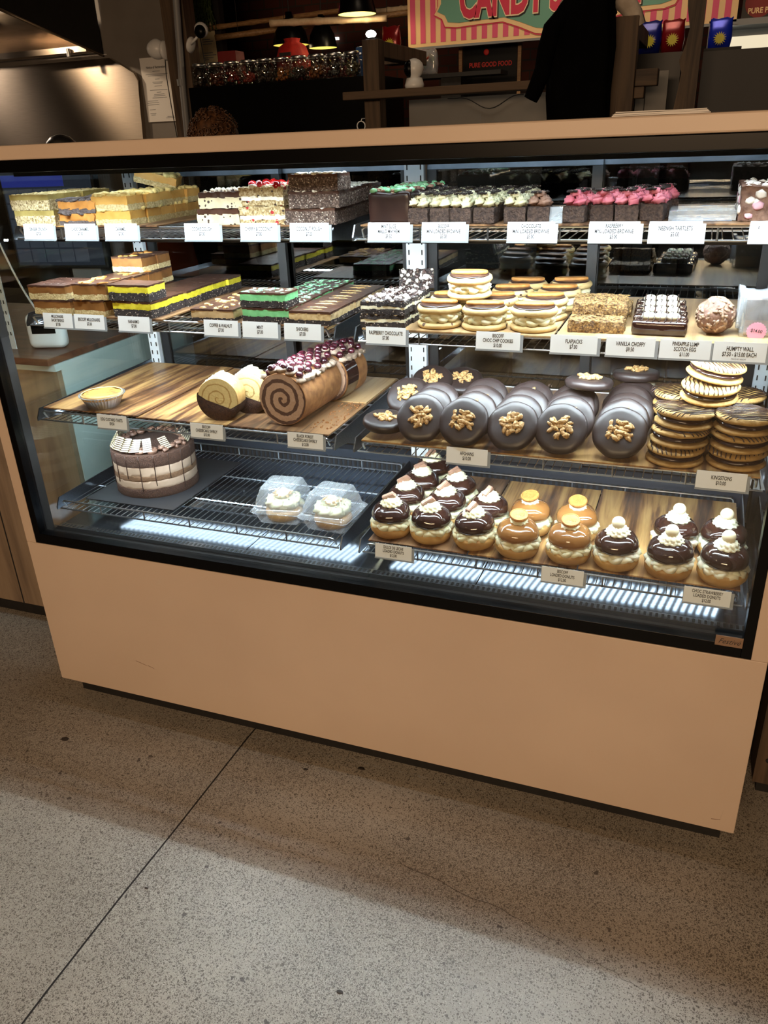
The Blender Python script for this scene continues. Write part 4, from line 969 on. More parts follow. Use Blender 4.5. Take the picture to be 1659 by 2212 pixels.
def mk_donut(kind):
    def f(e, seed):
        mb = MB(); bun(mb, .0485, 0, .030, seed, False); mb.build('bottom_bun', F['bun'], e, 180)
        mb = MB(); ruffle(mb, .040, .031, .0085, .0028, 11, seed); ruffle(mb, .039, .036, .007, .0026, 8, seed+1); mb.lathe([(.0005, .026), (.040, .026), (.042, .034), (.038, .042), (.0005, .042)], 40, None, None, False)
        mb.build('cream_filling', F['cream'] if kind != 2 else F['creamw'], e, 180)
        mb = MB(); bun(mb, .0465, .038, .041, seed+4, True)
        nn = nz
        mb.build('glazed_top', F['glazec'] if kind == 1 else F['gloss'], e, 180)
        mb = MB(); swirl(mb, .0245 if kind != 1 else .019, .0725, .020, seed*.7); mb.build('cream_swirl', F['cream'] if kind != 2 else F['creamw'], e, 180)
        if kind == 0:
            mb = MB(); M = Matrix.Translation((-.003, -.002, .0885)) @ Matrix.Rotation(.35+.5*seed, 4, 'Z') @ Matrix.Rotation(-.45, 4, 'Y') @ Matrix.Rotation(.2, 4, 'X')
            mb.prism([(-.017, 0), (.017, 0), (.013, .011), (-.013, .011)], -.006, .006, 'y', M); mb.prism([(-.0145, .0112), (.0145, .0112), (.012, .0125), (-.012, .0125)], -.0045, .0045, 'y', M); mb.build('chocolate_piece', F['mocha'], e)
        elif kind == 1:
            M = Matrix.Translation((0, -.001, .088)) @ Matrix.Rotation(.28, 4, 'X')
            mb = MB(); mb.lathe([(.0005, 0), (.0185, 0), (.020, .002), (.0205, .0055), (.0190, .0075), (.0175, .0075), (.0170, .0066), (.0005, .0066)], 60, M, lambda r, z, a, k: (r*(1+(.025*math.cos(30*a) if r > .0185 else 0)), z), False)
            for k in range(7):
                a = .9*k; mb.tube([(-.010+.0034*k, -.004+.002*math.sin(a), .0068), (-.0095+.0034*k, .004+.001*math.cos(a), .0068)], .0008, 5, M=M)
            mb.build('round_biscuit', F['biscuit'], e, 45)
        else:
            mb = MB(); mb.lump((0, 0, .0985), .0136, 3, .0, seed); mb.build('white_ball', F['malt'], e, 180)
    return f
GD = ['dark glazed donuts topped with chocolate pieces', 'caramel glazed donuts topped with biscuits', 'dark glazed donuts topped with white balls']
KD = [Kind('filled_donut', mk_donut(k), 3) for k in range(3)]
for k in KD: k.cat = 'donut'
rd = random.Random(7)
def dn(k, x, y, lab, z=0): KD[k].put((x, y+.035, Z4+z), rd.uniform(-.3, .3), lab, GD[k], rx=rd.uniform(-.02, .06), ry=rd.uniform(-.05, .05))
D0 = 'cream filled donut with dark glaze and chocolate piece, '
for (x, y), lab in zip([(.985, .112), (1.083, .112), (1.187, .110), (.990, .214), (1.092, .210), (1.192, .206), (.992, .312), (1.092, .303), (.995, .402)],
    ['front row, left one', 'front row, middle one', 'front row, right one', 'second row, left one', 'second row, middle one', 'second row, right one', 'third row, left one', 'third row, right one', 'rearmost one']):
    dn(0, x, y, D0+lab)
for (x, y), lab in zip([(1.286, .098), (1.396, .104), (1.292, .205), (1.398, .208)], ['front row, left one', 'front row, right one', 'second row, left one', 'second row, right one']):
    dn(1, x, y, 'cream filled donut with caramel glaze and round biscuit, '+lab)
for (x, y), lab in zip([(1.496, .104), (1.602, .098), (1.703, .100), (1.605, .204), (1.702, .206)], ['front row, nearest the biscuit topped ones', 'front row, middle one', 'front row, right end', 'second row, left one', 'second row, right end']):
    dn(2, x, y, 'cream filled donut with dark glaze and white ball, '+lab, .001)
# ------------------------------------------------------------------ left bench, right bench
b = empty('wooden_counter', label='wood panelled service counter left of the display case with dark top', cat='counter')
Box('front_panel', M_benchwood, -3.2, -.062, .300, .318, .07, .895, b)
pn = MB()
for x in (-.42, -.95, -1.5, -2.1): pn.box(x, x+.004, .2985, .2999, .07, .895)
tag(pn.build('panel_joints', M_blackmatt, b), 'dark joints between the panels')
Box('counter_top', M_counter, -3.2, -.062, .275, .98, .911, .931, b, .003)
Box('top_edge_strip', M_sidepanel, -3.2, -.058, .292, .98, .892, .9108, b)
Box('side_panel', M_sidepanel, -.066, -.060, .319, .97, .07, .8915, b)
Box('body', M_blackmatt, -3.2, -.067, .319, .97, .07, .8915, b)
Box('kick_plate', M_blackmatt, -3.2, -.075, .34, .96, 0, .0695, b)
b = empty('wooden_counter', label='dark bolted timber counter right of the display case', cat='counter')
Box('body', M_timber, 1.845, 3.4, .20, .9, .05, .95, b); Box('kick_plate', M_blackmatt, 1.86, 3.4, .23, .88, 0, .05, b)
for i, (x, z) in enumerate([(1.87, .12), (1.89, .17), (1.92, .17), (1.87, .34), (1.90, .34)]):
    MB().lathe([(.0005, 0), (.006, 0), (.006, .003), (.0005, .004)], 12, Matrix.Translation((x, .2, z)) @ Matrix.Rotation(PI/2, 4, 'X')).build('bolt', M_blackmatt, b)
# things on the left counter, seen through the glass
e = empty('till_screen', (-.19, .62, .931), .12, 'dark touch screen till with blue bar on the left counter', 'till')
Box('screen_housing', M_blackmatt, -.22, .10, 0, .03, .19, .47, e, .004); Box('stand', M_greyplas, -.05, .05, .032, .09, 0, .30, e)
scr = Box('screen', emis('till screen', (.10, .13, .2, 1), .15), -.21, .09, -.0015, -.0002, .20, .46, e)
tag(Box('blue_bar', emis('till blue', (.05, .08, .6, 1), .3), -.21, .0, -.003, -.0016, .425, .458, e), 'glowing blue bar')
kk = MB()
for i in range(5):
    for j in range(5): kk.box(-.205+i*.05, -.205+i*.05+.045, -.003, -.0016, .21+j*.043, .21+j*.043+.038)
tag(kk.build('on_screen_keys', emis('till keys', (.22, .26, .36, 1), .16), e), 'grid of grey on screen keys')
e = empty('perforated_post', (-.262, .36, .931), label='white perforated metal upright on the left counter', cat='post')
Box('strip', M_upright, -.012, .012, 0, .003, 0, .40, e)
hh = MB()
for i in range(12):
    for x in (-.006, .004): hh.box(x-.002, x+.002, -.0006, -.0001, .04+i*.03, .05+i*.03)
hh.build('holes', M_blackmatt, e)
e = empty('card_terminal', (-.16, .40, .931), .3, 'pale rounded card terminal on the left counter behind the second shelf', 'card terminal')
MB().block(.11, .045, .10, 0, .008, 0, 1, 0, rnd=.018).build('body', M_white, e, 180); Box('screen', M_black, -.035, .035, -.0235, -.0222, .045, .085, e)
cb = MB().tube([(-.262+.006*i, .375+.004*i, 1.31-.028*i-.002*i*(9-i)*.6) for i in range(12)], .003, 6).build('white_cable', M_white, smooth=180)
tag(cb, 'white cable hanging down to the card terminal', 'cable')
# orange tub and boxes behind the case
e = empty('storage_tub', (-.74, 1.95, .90), label='orange brown tub on the back trolley seen through the rear door', cat='tub')
MB().block(.34, .28, .16, 0, .03, .002, 9, 1, rnd=.02).build('tub', mat('orange tub', [(150, 62, 26), (176, 80, 38)], 5, .5, 0), e, 180)
Box('lid', mat('tub lid', ((110, 60, 40)), rough=.5, bump=0), -.18, .18, -.15, .15, .162, .176, e, .003)
e = empty('trolley', (-.74, 1.95, 0), label='dark metal trolley behind the case carrying the orange tub', cat='trolley')
Box('shelf', M_blackmatt, -.30, .30, -.20, .20, .87, .899, e)
for x in (-.28, .26):
    for y in (-.18, .16): Box('leg', M_blackmatt, x, x+.02, y, y+.02, 0, .869, e)
e = empty('steel_urn', (-.69, 1.22, .90), label='chrome domed urn behind the left end of the case', cat='urn')
MB().lathe([(.06, 0), (.062, .02), (.062, .54), (.064, .545), (.060, .56), (.052, .58), (.035, .597), (.015, .604), (.0005, .606)], 40).build('body', M_wire, e, 180)
MB().tube([(-.062, 0, .50), (-.085, 0, .52), (-.085, 0, .56), (-.055, 0, .575)], .004, 8).build('handle', M_wire, e, 180)
e = empty('urn_stand', (-.69, 1.22, 0), label='black stand under the chrome urn', cat='stand'); Box('top', M_blackmatt, -.12, .12, -.1, .1, .87, .899, e)
Box('leg', M_blackmatt, -.03, .03, -.03, .03, 0, .869, e); Box('foot', M_blackmatt, -.1, .1, -.1, .1, 0, .02, e) if False else None
# ------------------------------------------------------------------ kitchen, hood
M_kwall = mat('kitchen wall', [(110, 104, 98), (124, 118, 112)], 3, .6, .05)
struct(Box('wall_kitchen', M_kwall, -4, -1.252, 3.02, 3.12, 0, 3.19))
h = empty('extractor_hood', label='stainless steel extractor hood with dark side panel and back splash', cat='extractor hood')
MB().prism([(-3.95, .6), (-1.625, .6), (-1.602, 1.495), (-1.578, 1.80), (-1.60, 1.84), (-1.752, 1.925), (-3.95, 1.925)], 2.985, 3.018, 'y').build('back_splash', M_hood, h)
Box('gutter', M_hood, -3.95, -1.815, 2.88, 2.98, 1.955, 1.968, h); Box('gutter_lip', M_hood, -3.95, -1.815, 2.872, 2.879, 1.955, 1.985, h)
MB().prism([(2.98, 1.97), (2.80, 2.165), (2.81, 2.172), (2.99, 1.978)], -3.95, -1.815).build('inner_panel', M_hood, h)
tag(MB().prism([(3.0, 1.945), (1.5, 2.255), (1.5, 3.18), (3.0, 3.18)], -1.812, -1.80).build('side_panel', M_blackmatt, h), 'dark outer side panel')  # unlit steel side: its shade is put into the dark colour
MB().tube([(-1.806, 3.0, 1.943), (-1.806, 1.5, 2.253)], .008, 8).build('edge_trim', M_hood, h, 180)
MB().tube([(-1.93, 2.86, 1.975), (-1.93, 2.86, 1.935)], .012, 10).build('drain_plug', M_wire, h, 60)
Box('filter_bank', M_greyplas, -3.95, -2.40, 2.2, 2.79, 2.172, 2.20, h)
lb = MB().tube([(-2.75, 2.35, 2.40), (-2.15, 2.35, 2.40)], .015, 10); lb.build('lamp', M_greyplas, h, 60)
e = empty('wall_notice', (-1.462, 3.012, 1.747), label='white printed notice sheet on the kitchen wall beside the post', cat='notice', rx=0)
e.rotation_euler = (0, .0, 0)
Box('sheet', M_paper, -.103, .103, 0, .003, -.165, .165, e)
text('Notice of Registration', .017, M_ink, e, (.0, -.001, .115), sx=.85, bold=.0003)
ln = MB(); rr = random.Random(9)
for i, (z, w_, c) in enumerate([(.095, .05, 0), (.08, .15, 0), (.073, .12, 0), (.055, .03, 0), (.04, .07, 0), (.034, .06, 0), (.02, .05, 0), (0, .12, 0), (-.012, .03, 0), (-.022, .07, 0), (-.03, .08, 0), (-.04, .1, 0), (-.055, .07, -.05), (-.065, .08, -.05), (-.075, .08, -.05), (-.10, .04, -.06), (-.12, .04, -.06), (-.128, .03, -.06), (-.14, .05, .06), (-.147, .06, .055)]):
    ln.box(c-w_/2, c+w_/2, -.0008, -.0001, z-.0012, z+.0012)
ln.build('print_lines', M_greyplas, e)
struct(Box('trim_3', M_darkwall, -1.25, -1.02, 3.03, 3.08, 0, 3.19))
e = empty('menu_poster', (-1.10, 3.025, 1.965), label='cream menu poster with green top hanging behind the security camera', cat='poster')
Box('sheet', mat('cream poster', ((206, 190, 150)), rough=.7, bump=0), -.14, .045, -.003, 0, -.125, .095, e); tag(Box('green_top', mat('poster green', ((86, 110, 50)), rough=.7, bump=0), -.14, .045, -.003, 0, .0955, .30, e), 'green upper half')
mn = MB()
for z, w_ in [(.01, .05), (0, .07), (-.012, .06), (-.055, .06), (-.066, .08), (-.078, .06), (-.087, .03)]: mn.box(-.04, -.04+w_, -.0038, -.0031, z-.002, z+.002)
mn.build('print_lines', M_greyplas, e)
pl = MB(); rr = random.Random(6)
for i in range(36):
    x = rr.uniform(-1.18, -1.03); z = 2.19; pts = []
    for k in range(6): pts.append((x, 2.97+.01*math.sin(k+i), z)); x += rr.uniform(-.012, .012); z -= rr.uniform(.02, .042)
    pl.tube(pts, .0022, 4)
    for k in range(5): pl.lump(pts[k+1], (.008, .003, .004), 1, .3, i*9+k, Matrix.Rotation(rr.uniform(0, 3), 3, 'Y'))
e = empty('hanging_plant', label='trailing green plant hanging over the menu poster', cat='plant'); pl.build('foliage', mat('plant leaves', [(40, 56, 22), (66, 84, 36)], 20, .6), e)
MB().lathe([(.05, 0), (.07, .10), (.072, .11), (.06, .11)], 24, Matrix.Translation((-1.105, 2.97, 2.19))).build('pot', M_greyplas, e, 60)
MB().tube([(-1.105, 2.97, 2.30), (-1.105, 2.97, 3.2)], .002, 5).build('cord', M_blackmatt, e)
e = empty('timber_post', label='tall brown timber post beside the extractor hood', cat='post'); Box('post', M_timber, -1.035, -.905, 2.5, 2.6, 0, 3.19, e, .004)
pp = MB().tube([(-.955, 2.465, 0), (-.962, 2.465, 1.2), (-.940, 2.465, 1.75), (-.915, 2.465, 2.1), (-.905, 2.465, 3.19)], .017, 12)
e = empty('conduit_pipe', label='grey conduit pipe running up the timber post', cat='pipe'); pp.build('pipe', mat('grey pipe', ((128, 130, 134)), rough=.5, bump=0), e, 180)
MB().lathe([(.021, 0), (.021, .03)], 14, Matrix.Translation((-.947, 2.465, 1.72))).build('coupling', M_greyplas, e, 60)
e = empty('security_camera', (-1.019, 2.545, 1.893), label='white rounded security camera on the left face of the timber post', cat='camera')
MB().lump((-.075, -.035, 0), (.052, .045, .046), 3, .05, 1).build('head', M_white, e, 180)
MB().lathe([(.0005, 0), (.038, 0), (.045, .012), (.04, .024), (.0005, .026)], 30, Matrix.Translation((-.012, -.03, -.008)) @ Matrix.Rotation(PI/2, 4, 'Y') @ Matrix.Translation((0, 0, -.03))).build('mount', M_white, e, 180)
MB().tube([(-.03, -.04, -.04), (-.03, -.05, -.12), (-.025, -.05, -.25), (-.02, -.045, -.38), (-.005, -.04, -.6)], .0025, 5).build('cable', M_blackmatt, e, 180)
e = empty('security_camera', (-.900, 2.515, 1.90), label='white security camera with round black lens on the right of the post', cat='camera')
MB().lathe([(.0005, 0), (.036, 0), (.036, .008), (.018, .014), (.0005, .016)], 30, Matrix.Translation((.0, .0, 0)) @ Matrix.Rotation(PI/2+.3, 4, 'Y') @ Matrix.Rotation(0, 4, 'X')).build('mount', M_white, e, 180)
MB().tube([(.01, -.01, .0), (.04, -.03, .01), (.07, -.03, .03)], .006, 8).build('arm', M_white, e, 180)
MB().lump((.085, -.02, .055), .034, 3, 0, 1).build('head', M_white, e, 180); MB().lump((.092, -.044, .046), (.029, .020, .029), 3, 0, 1).build('lens', M_black, e, 180)
MB().tube([(.09, -.045, .02), (.092, -.03, -.1), (.098, -.03, -.3), (.10, -.03, -.6)], .0025, 5).build('cable', M_blackmatt, e, 180)
# ------------------------------------------------------------------ black back bar with jars
e = empty('back_bar', label='long black cabinet carrying the glass jars', cat='cabinet'); Box('body', M_black, -.90, .112, 2.45, 2.80, 0, 1.708, e, .002)
ccols = [(70, 58, 50), (120, 70, 30), (60, 46, 40), (90, 40, 20), (34, 28, 26), (150, 90, 30), (120, 30, 26), (70, 62, 40), (40, 32, 30), (140, 50, 40)]
def mk_jar(e, seed):
    MB().lathe([(.0005, .002), (.038, .002), (.043, .008), (.043, .070), (.036, .082), (.032, .086), (.032, .092)], 28, None, None, False).build('glass', M_jar, e, 180)
    MB().lathe([(.0005, .092), (.036, .092), (.037, .094), (.037, .101), (.034, .104), (.0005, .105)], 28, None, None, False).build('lid', M_wire, e, 50)
    mb = MB(); rr = random.Random(seed)
    for i in range(26):
        a = rr.uniform(0, 6.28); q = .030*math.sqrt(rr.random()); mb.lump((q*math.cos(a), q*math.sin(a), rr.uniform(.012, .056)), .0085, 1, .2, i)
    mb.build('sweets', mat('sweets %d' % seed, ccols[seed % 10], rough=.4, bump=0), e, 180)
K = Kind('glass_jar', mk_jar, 10); K.cat = 'jar'
for r in range(2):
    for c in range(10):
        K.put((-.852+c*.091, 2.50+r*.10, 1.709), c, 'clip lid glass jar of sweets, %s from the left, %s row on the black cabinet' % ((CO+['seventh', 'eighth', 'ninth', 'tenth'])[c], ['front', 'back'][r]), 'glass jars on the black cabinet', var=(c*3+r*5) % 10)
e = MB().block(.11, .10, .13, 0, .02, .002, 10, 1, rnd=.01).build('blue_box', mat('blue box', [(24, 60, 110), (40, 84, 140)], 12, .6, .1), smooth=60); e.location = (.01, 2.62, 1.709); tag(e, 'blue box at the right end of the row of jars', 'box')
e = empty('gift_bag', (-.44, 2.72, 1.709), label='red drawstring bag gathered at the top behind the jars', cat='bag')
MB().lathe([(.07, 0), (.085, .05), (.085, .12), (.065, .165), (.035, .185), (.04, .20), (.0005, .205)], 30, None, lambda r, z, a, k: (r*(1+.06*math.sin(9*a)*(k > 2)), z)).build('bag', mat('red fabric', [(150, 16, 12), (200, 36, 20)], 14, .7, .2), e, 180)
Box('black_label', M_blackmatt, -.03, .03, -.092, -.088, .12, .135, e)
e = MB().block(.11, .09, .17, 0, .02, .002, 10, 3, rnd=.006).build('red_box', mat('red box', ((110, 12, 14)), rough=.6), smooth=60); e.location = (-.80, 2.73, 1.709); tag(e, 'small dark red box behind the jars next to the menu poster', 'box')
# bamboo poles and pendant lamps
M_bam = mat('bamboo', [(116, 84, 52), (158, 122, 80)], 12, .5, .1, stretch=(3, 30, 30)); M_wrap = mat('cloth wrap', [(190, 164, 130), (214, 192, 160)], 30, .7, .3)
for i, (a, b_, r, lab, wr) in enumerate([((-1.20, 3.0, 2.022), (-.25, 3.0, 2.045), .012, 'upper bamboo pole hanging above the jars', 0), ((-.98, 2.9, 1.965), (.06, 3.1, 2.02), .014, 'lower bamboo pole hanging above the jars', 0),
      ((-.62, 2.85, 2.00), (-.02, 2.95, 1.985), .016, 'cloth wrapped pole below the round lamp', 1), ((-.28, 3.3, 2.06), (.10, 3.2, 2.05), .016, 'cloth wrapped pole behind the round lamp', 1)]):
    e = empty('bamboo_pole', label=lab, cat='pole', group='hanging poles'); mb = MB(); n = 24; A, B_ = Vector(a), Vector(b_)
    mb.tube([A.lerp(B_, k/n) for k in range(n+1)], lambda t: r*(1+(.18 if abs((t*n) % 5) < .3 else 0)), 12); mb.build('pole', M_wrap if wr else M_bam, e, 180)
    for t in (.12, .88): p = A.lerp(B_, t); MB().tube([p+Vector((0, 0, r)), (p.x, p.y, 3.2)], .0015, 4).build('cord', M_blackmatt, e)
M_pin = mat('lamp shade inside', ((214, 210, 120)), rough=.6, bump=0)
for i, (x, y, z, r, pw, lab) in enumerate([(-.117, 2.8, 1.995, .094, 2.2, 'large dark pendant lamp glowing above the jars'), (-.56, 2.95, 1.905, .095, .5, 'dark pendant lamp left of the red bag'), (-.40, 3.0, 1.885, .075, .5, 'dark pendant lamp right of the red bag')]):
    e = empty('pendant_lamp', (x, y, z), label=lab, cat='lamp', group='pendant lamps')
    MB().lathe([(r, 0), (r*.98, .012), (r*.85, .06), (r*.55, .10), (.02, .125), (.018, .15), (.0005, .152)], 40, None, None, False).build('lamp_shade', M_black, e, 180)
    MB().lathe([(r*.97, .001), (r*.93, .02), (r*.8, .058), (r*.5, .094), (.0005, .11)], 40, None, None, False).build('shade_lining', M_pin, e, 180)
    MB().lump((0, 0, .05), .026, 3, 0, 0).build('bulb', emis('warm bulb %d' % i, (1, .78, .42, 1), 9 if i == 0 else 4), e, 180)
    MB().tube([(0, 0, .15), (0, 0, 3.2-z)], .003, 5).build('cord', M_blackmatt, e)
    l = bpy.data.lights.new('pendant', 'POINT'); l.energy = pw; l.color = (1, .78, .5); l.shadow_soft_size = .03; lo = bpy.data.objects.new('pendant', l); C.objects.link(lo); lo.location = (x, y, z+.015)
e = Box('strip_light', emis('tube light', (.85, .92, .85, 1), 1.6), -1.172, -.99, 4.575, 4.599, 2.084, 2.100); tag(e, 'short white strip light on the far wall', 'light'); 
e = empty('spot_light', (.262, 2.03, 1.806), label='small bright white lamp on top of the timber post', cat='lamp')
MB().lump((-.012, 0, .018), (.022, .02, .014), 2, 0, 0).build('lens', emis('spot', (.9, .97, 1, 1), 14), e, 180); Box('base', M_blackmatt, -.03, .02, -.02, .02, 0, .005, e)
# neon tube at the top
e = MB().tube([(-.72+.02*i, 3.2, 2.16+.012*math.sin(i*.5)) for i in range(9)], .006, 8).build('neon_tube', emis('neon', (1, .12, .18, 1), 5), smooth=180); tag(e, 'short curved pink neon tube at the top of the picture', 'neon sign')
# ------------------------------------------------------------------ timber frames
e = empty('timber_stand', label='timber frame with post and ledge carrying the white camera', cat='stand')
Box('post', M_timber, .228, .297, 1.98, 2.05, 0, 1.802, e, .003); Box('ledge', M_timberx, .18, 1.20, 1.87, 1.98, 1.588, 1.617, e, .003); Box('beam', M_timber, .232, .293, 2.051, 2.62, 1.742, 1.800, e, .003)
e = empty('timber_stand', label='right timber frame with post, beam and short stubs under the rolled cloth', cat='stand')
Box('post', M_timber, 1.213, 1.295, 1.885, 1.96, 0, 1.795, e, .003); Box('beam', M_timber, 1.225, 1.285, 1.961, 2.46, 1.735, 1.793, e, .003); Box('stub', M_timberx, 1.296, 1.372, 1.90, 1.98, 1.578, 1.632, e, .003); Box('stub', M_timberx, 1.296, 1.33, 1.90, 1.97, 1.54, 1.577, e, .003)
sp = MB(); pts = [(1.425, 0), (1.425, 1.49), (1.435, 1.56), (1.442, 1.62), (1.430, 1.66), (1.447, 1.71), (1.455, 1.76), (1.440, 1.83), (1.436, 1.9), (1.45, 2.4), (1.50, 2.4), (1.502, 0)]
sp.prism(pts, 2.08, 2.13, 'y'); e = sp.build('timber_slab', M_timber); tag(e, 'live edge timber slab standing upright on the right', 'slab')
e = empty('indoor_camera', (.468, 1.915, 1.6175), label='white dome camera with black face standing on the timber ledge', cat='camera')
MB().lathe([(.0005, 0), (.036, 0), (.038, .01), (.030, .035), (.0005, .04)], 30).build('base', M_white, e, 180)
MB().lump((0, 0, .066), (.037, .034, .036), 3, 0, 0).build('head', M_white, e, 180); MB().lump((-.014, -.013, .066), (.0225, .024, .030), 3, 0, 0).build('face', M_black, e, 180)
e = empty('white_board', label='off white panel below the timber ledge with a thin cable', cat='panel'); Box('panel', M_offwhite, .345, 1.03, 2.2, 2.22, .9, 1.588, e)
MB().tube([(.52+.02*i, 2.19, 1.585-.045*math.sin(PI*min(1, max(0, (i-3)/12)))**2-.0*i) for i in range(17)], .0018, 5).build('cable', M_blackmatt, e, 180)
Box('joint', M_greyplas, .66, .661, 2.1985, 2.1995, .9, 1.588, e)
e = empty('white_board', label='off white panel between the right timber post and the slab', cat='panel'); Box('panel', M_offwhite, 1.277, 1.392, 2.2, 2.22, .9, 1.638, e); MB().tube([(1.312, 2.19, 1.60), (1.314, 2.19, 1.2), (1.313, 2.19, .9)], .0016, 5).build('cable', M_blackmatt, e)
e = Box('white_conduit', M_white, .080, .106, 2.434, 2.4495, 0, 1.65); tag(e, 'short white conduit hanging beside the black cabinet', 'conduit')
e = empty('key_ring', (.04, 2.40, 1.50), label='pale ring hanging beside the white conduit', cat='ring'); MB().lathe([(.018, -.003), (.022, -.003), (.022, .003), (.018, .003), (.018, -.003)], 30, Matrix.Rotation(PI/2, 4, 'X'), None, False).build('ring', M_white, e, 60)
MB().tube([(0, 0, .02), (.004, 0, .03), (0, .0505, .032)], .002, 5).build('hook', M_white, e)
# black jacket hanging on the post, rolled cloth over it
M_cloth = mat('black cloth', [(3, 3, 4), (6, 6, 7)], 14, .9, .3)
M_cloth.node_tree.nodes['Principled BSDF'].inputs['Specular IOR Level'].default_value = .05
e = empty('black_jacket', label='black jacket hanging from the right timber post with one sleeve swinging left', cat='jacket')
secs = [(.95, 1.115, .115, .05), (1.3, 1.115, .108, .05), (1.48, 1.120, .104, .05), (1.56, 1.115, .108, .055), (1.64, 1.115, .110, .055), (1.70, 1.110, .118, .055), (1.77, 1.108, .115, .05), (1.83, 1.125, .092, .045), (1.88, 1.15, .07, .04), (1.905, 1.16, .04, .03), (1.915, 1.16, .005, .005)]
n = 36; vs = []; fs = []
for k, (z, cx, wx, wy) in enumerate(secs):
    for i in range(n):
        a = 2*PI*i/n; f = 1+.07*math.sin(7*a+z*4)+.04*math.sin(13*a+z*9); vs.append((cx+wx*f*math.cos(a), 1.80+wy*f*math.sin(a), z))
for k in range(len(secs)-1):
    for i in range(n): fs.append((k*n+i, k*n+(i+1) % n, (k+1)*n+(i+1) % n, (k+1)*n+i))
fs.append(list(range(n))[::-1]); MB().add(vs, fs).build('body', M_cloth, e, 180)
MB().tube([(1.06, 1.79, 1.80), (1.02, 1.77, 1.76), (1.005, 1.76, 1.70), (.995, 1.76, 1.64), (.965, 1.76, 1.57), (.955, 1.76, 1.55)], lambda t: .036-.012*t, 16, .03).build('sleeve', M_cloth, e, 180)
MB().tube([(1.19, 1.83, 1.84), (1.213, 1.86, 1.80)], .012, 8).build('hanging_loop', M_cloth, e, 180)
mb = MB(); mb.tube([(1.04, 1.865, 1.83), (1.09, 1.87, 1.875), (1.15, 1.88, 1.895), (1.20, 1.90, 1.87), (1.245, 1.91, 1.835), (1.275, 1.915, 1.80), (1.292, 1.92, 1.765)], lambda t: .024+.012*math.sin(PI*min(1, t*1.1)), 18, .05)
tag(mb.build('rolled_cloth', mat('off white cloth', [(176, 164, 150), (206, 196, 182)], 18, .8, .4), smooth=180), 'off white rolled cloth draped over the right timber post', 'cloth')
# ------------------------------------------------------------------ candy sign
M_pinks = mat('sign pink', ((214, 82, 120)), rough=.6, bump=0); M_cr = mat('sign cream', ((232, 196, 146)), rough=.6, bump=0); M_teal = mat('sign teal', ((96, 150, 132)), rough=.6, bump=0); M_red = mat('sign red', ((196, 34, 72)), rough=.5, bump=0)
sg = empty('candy_sign', label='large pink and cream striped sign reading CANDY', cat='sign')
Box('board', M_cr, .074, 1.612, 3.0, 3.03, 1.853, 2.40, sg); Box('frame_edge', M_greyplas, .066, 1.62, 2.998, 3.035, 1.842, 1.8525, sg)
st = MB()
for k in range(29): st.box(.088+k*.0525, .088+k*.0525+.0265, 2.998, 2.9995, 1.868, 2.39)
st.build('pink_stripes', M_pinks, sg)
blob = [(.235, 2.30), (.235, 2.02), (.215, 1.985), (.255, 1.965), (.27, 1.932), (.33, 1.925), (.45, 1.930), (.56, 1.932), (.64, 1.905), (.72, 1.872), (.80, 1.862), (.90, 1.872), (1.0, 1.90), (1.15, 1.925), (1.30, 1.928), (1.345, 1.94), (1.36, 1.965), (1.40, 1.985), (1.37, 2.02), (1.37, 2.30)]
def inset(p, k): cx, cz = .80, 2.12; return [(cx+(x-cx)*(1-k), cz+(z-cz)*(1-k*3.2)) for x, z in p]
MB().prism(inset(blob, -.008), 2.9955, 2.9975, 'y').build('red_outline', M_red, sg); MB().prism(blob, 2.9935, 2.9950, 'y').build('cream_border', M_cr, sg); MB().prism(inset(blob, .028), 2.9915, 2.9930, 'y').build('teal_panel', M_teal, sg)
text('CANDY SHOPPE', .205, M_blackmatt, sg, (.352, 2.9900, 2.022), align='LEFT', sx=.565, bold=.015, name='letter_shadow')
text('CANDY SHOPPE', .205, mat('letter outline', ((236, 214, 180)), rough=.6, bump=0), sg, (.346, 2.9890, 2.028), align='LEFT', sx=.565, bold=.015, name='letter_outline')
text('CANDY SHOPPE', .205, M_red, sg, (.346, 2.9880, 2.028), align='LEFT', sx=.565, bold=.0095)
# posters behind
M_redt = mat('red print', ((190, 30, 24)), rough=.6, bump=0)
e = empty('food_poster', label='black poster with red apple and PURE GOOD FOOD lettering', cat='poster'); Box('board', M_black, .305, .59, 3.2, 3.22, 1.60, 1.90, e)
for x in (.285, .595): Box('wood_slat', M_bam, x, x+.018, 3.19, 3.21, 0, 1.90, e)
text('PURE GOOD FOOD', .030, M_redt, e, (.452, 3.198, 1.768), sx=.85, bold=.0012); MB().lump((.430, 3.197, 1.825), (.015, .003, .015), 2, 0).build('apple', M_redt, e, 180)
e = empty('food_poster', label='black poster at the top right corner with red disc and PURE lettering', cat='poster'); Box('board', M_black, 1.63, 2.3, 3.1, 3.12, 1.885-.02, 2.3, e)
MB().lathe([(.0005, 0), (.06, 0), (.06, .002)], 30, Matrix.Translation((1.70, 3.098, 1.93)) @ Matrix.Rotation(PI/2, 4, 'X'), None, False).build('red_disc', mat('dark red', ((120, 14, 12)), bump=0), e); MB().tube([(1.66, 3.11, 2.3), (1.66, 3.11, 3.2)], .002, 5).build('cord', M_blackmatt, e); text('PURE PU', .030, M_cr, e, (1.655, 3.0955, 1.897), align='LEFT', sx=.9, bold=.0008)
e = empty('lit_cabinet', label='grey cabinet with brightly lit interior at the top right', cat='cabinet')
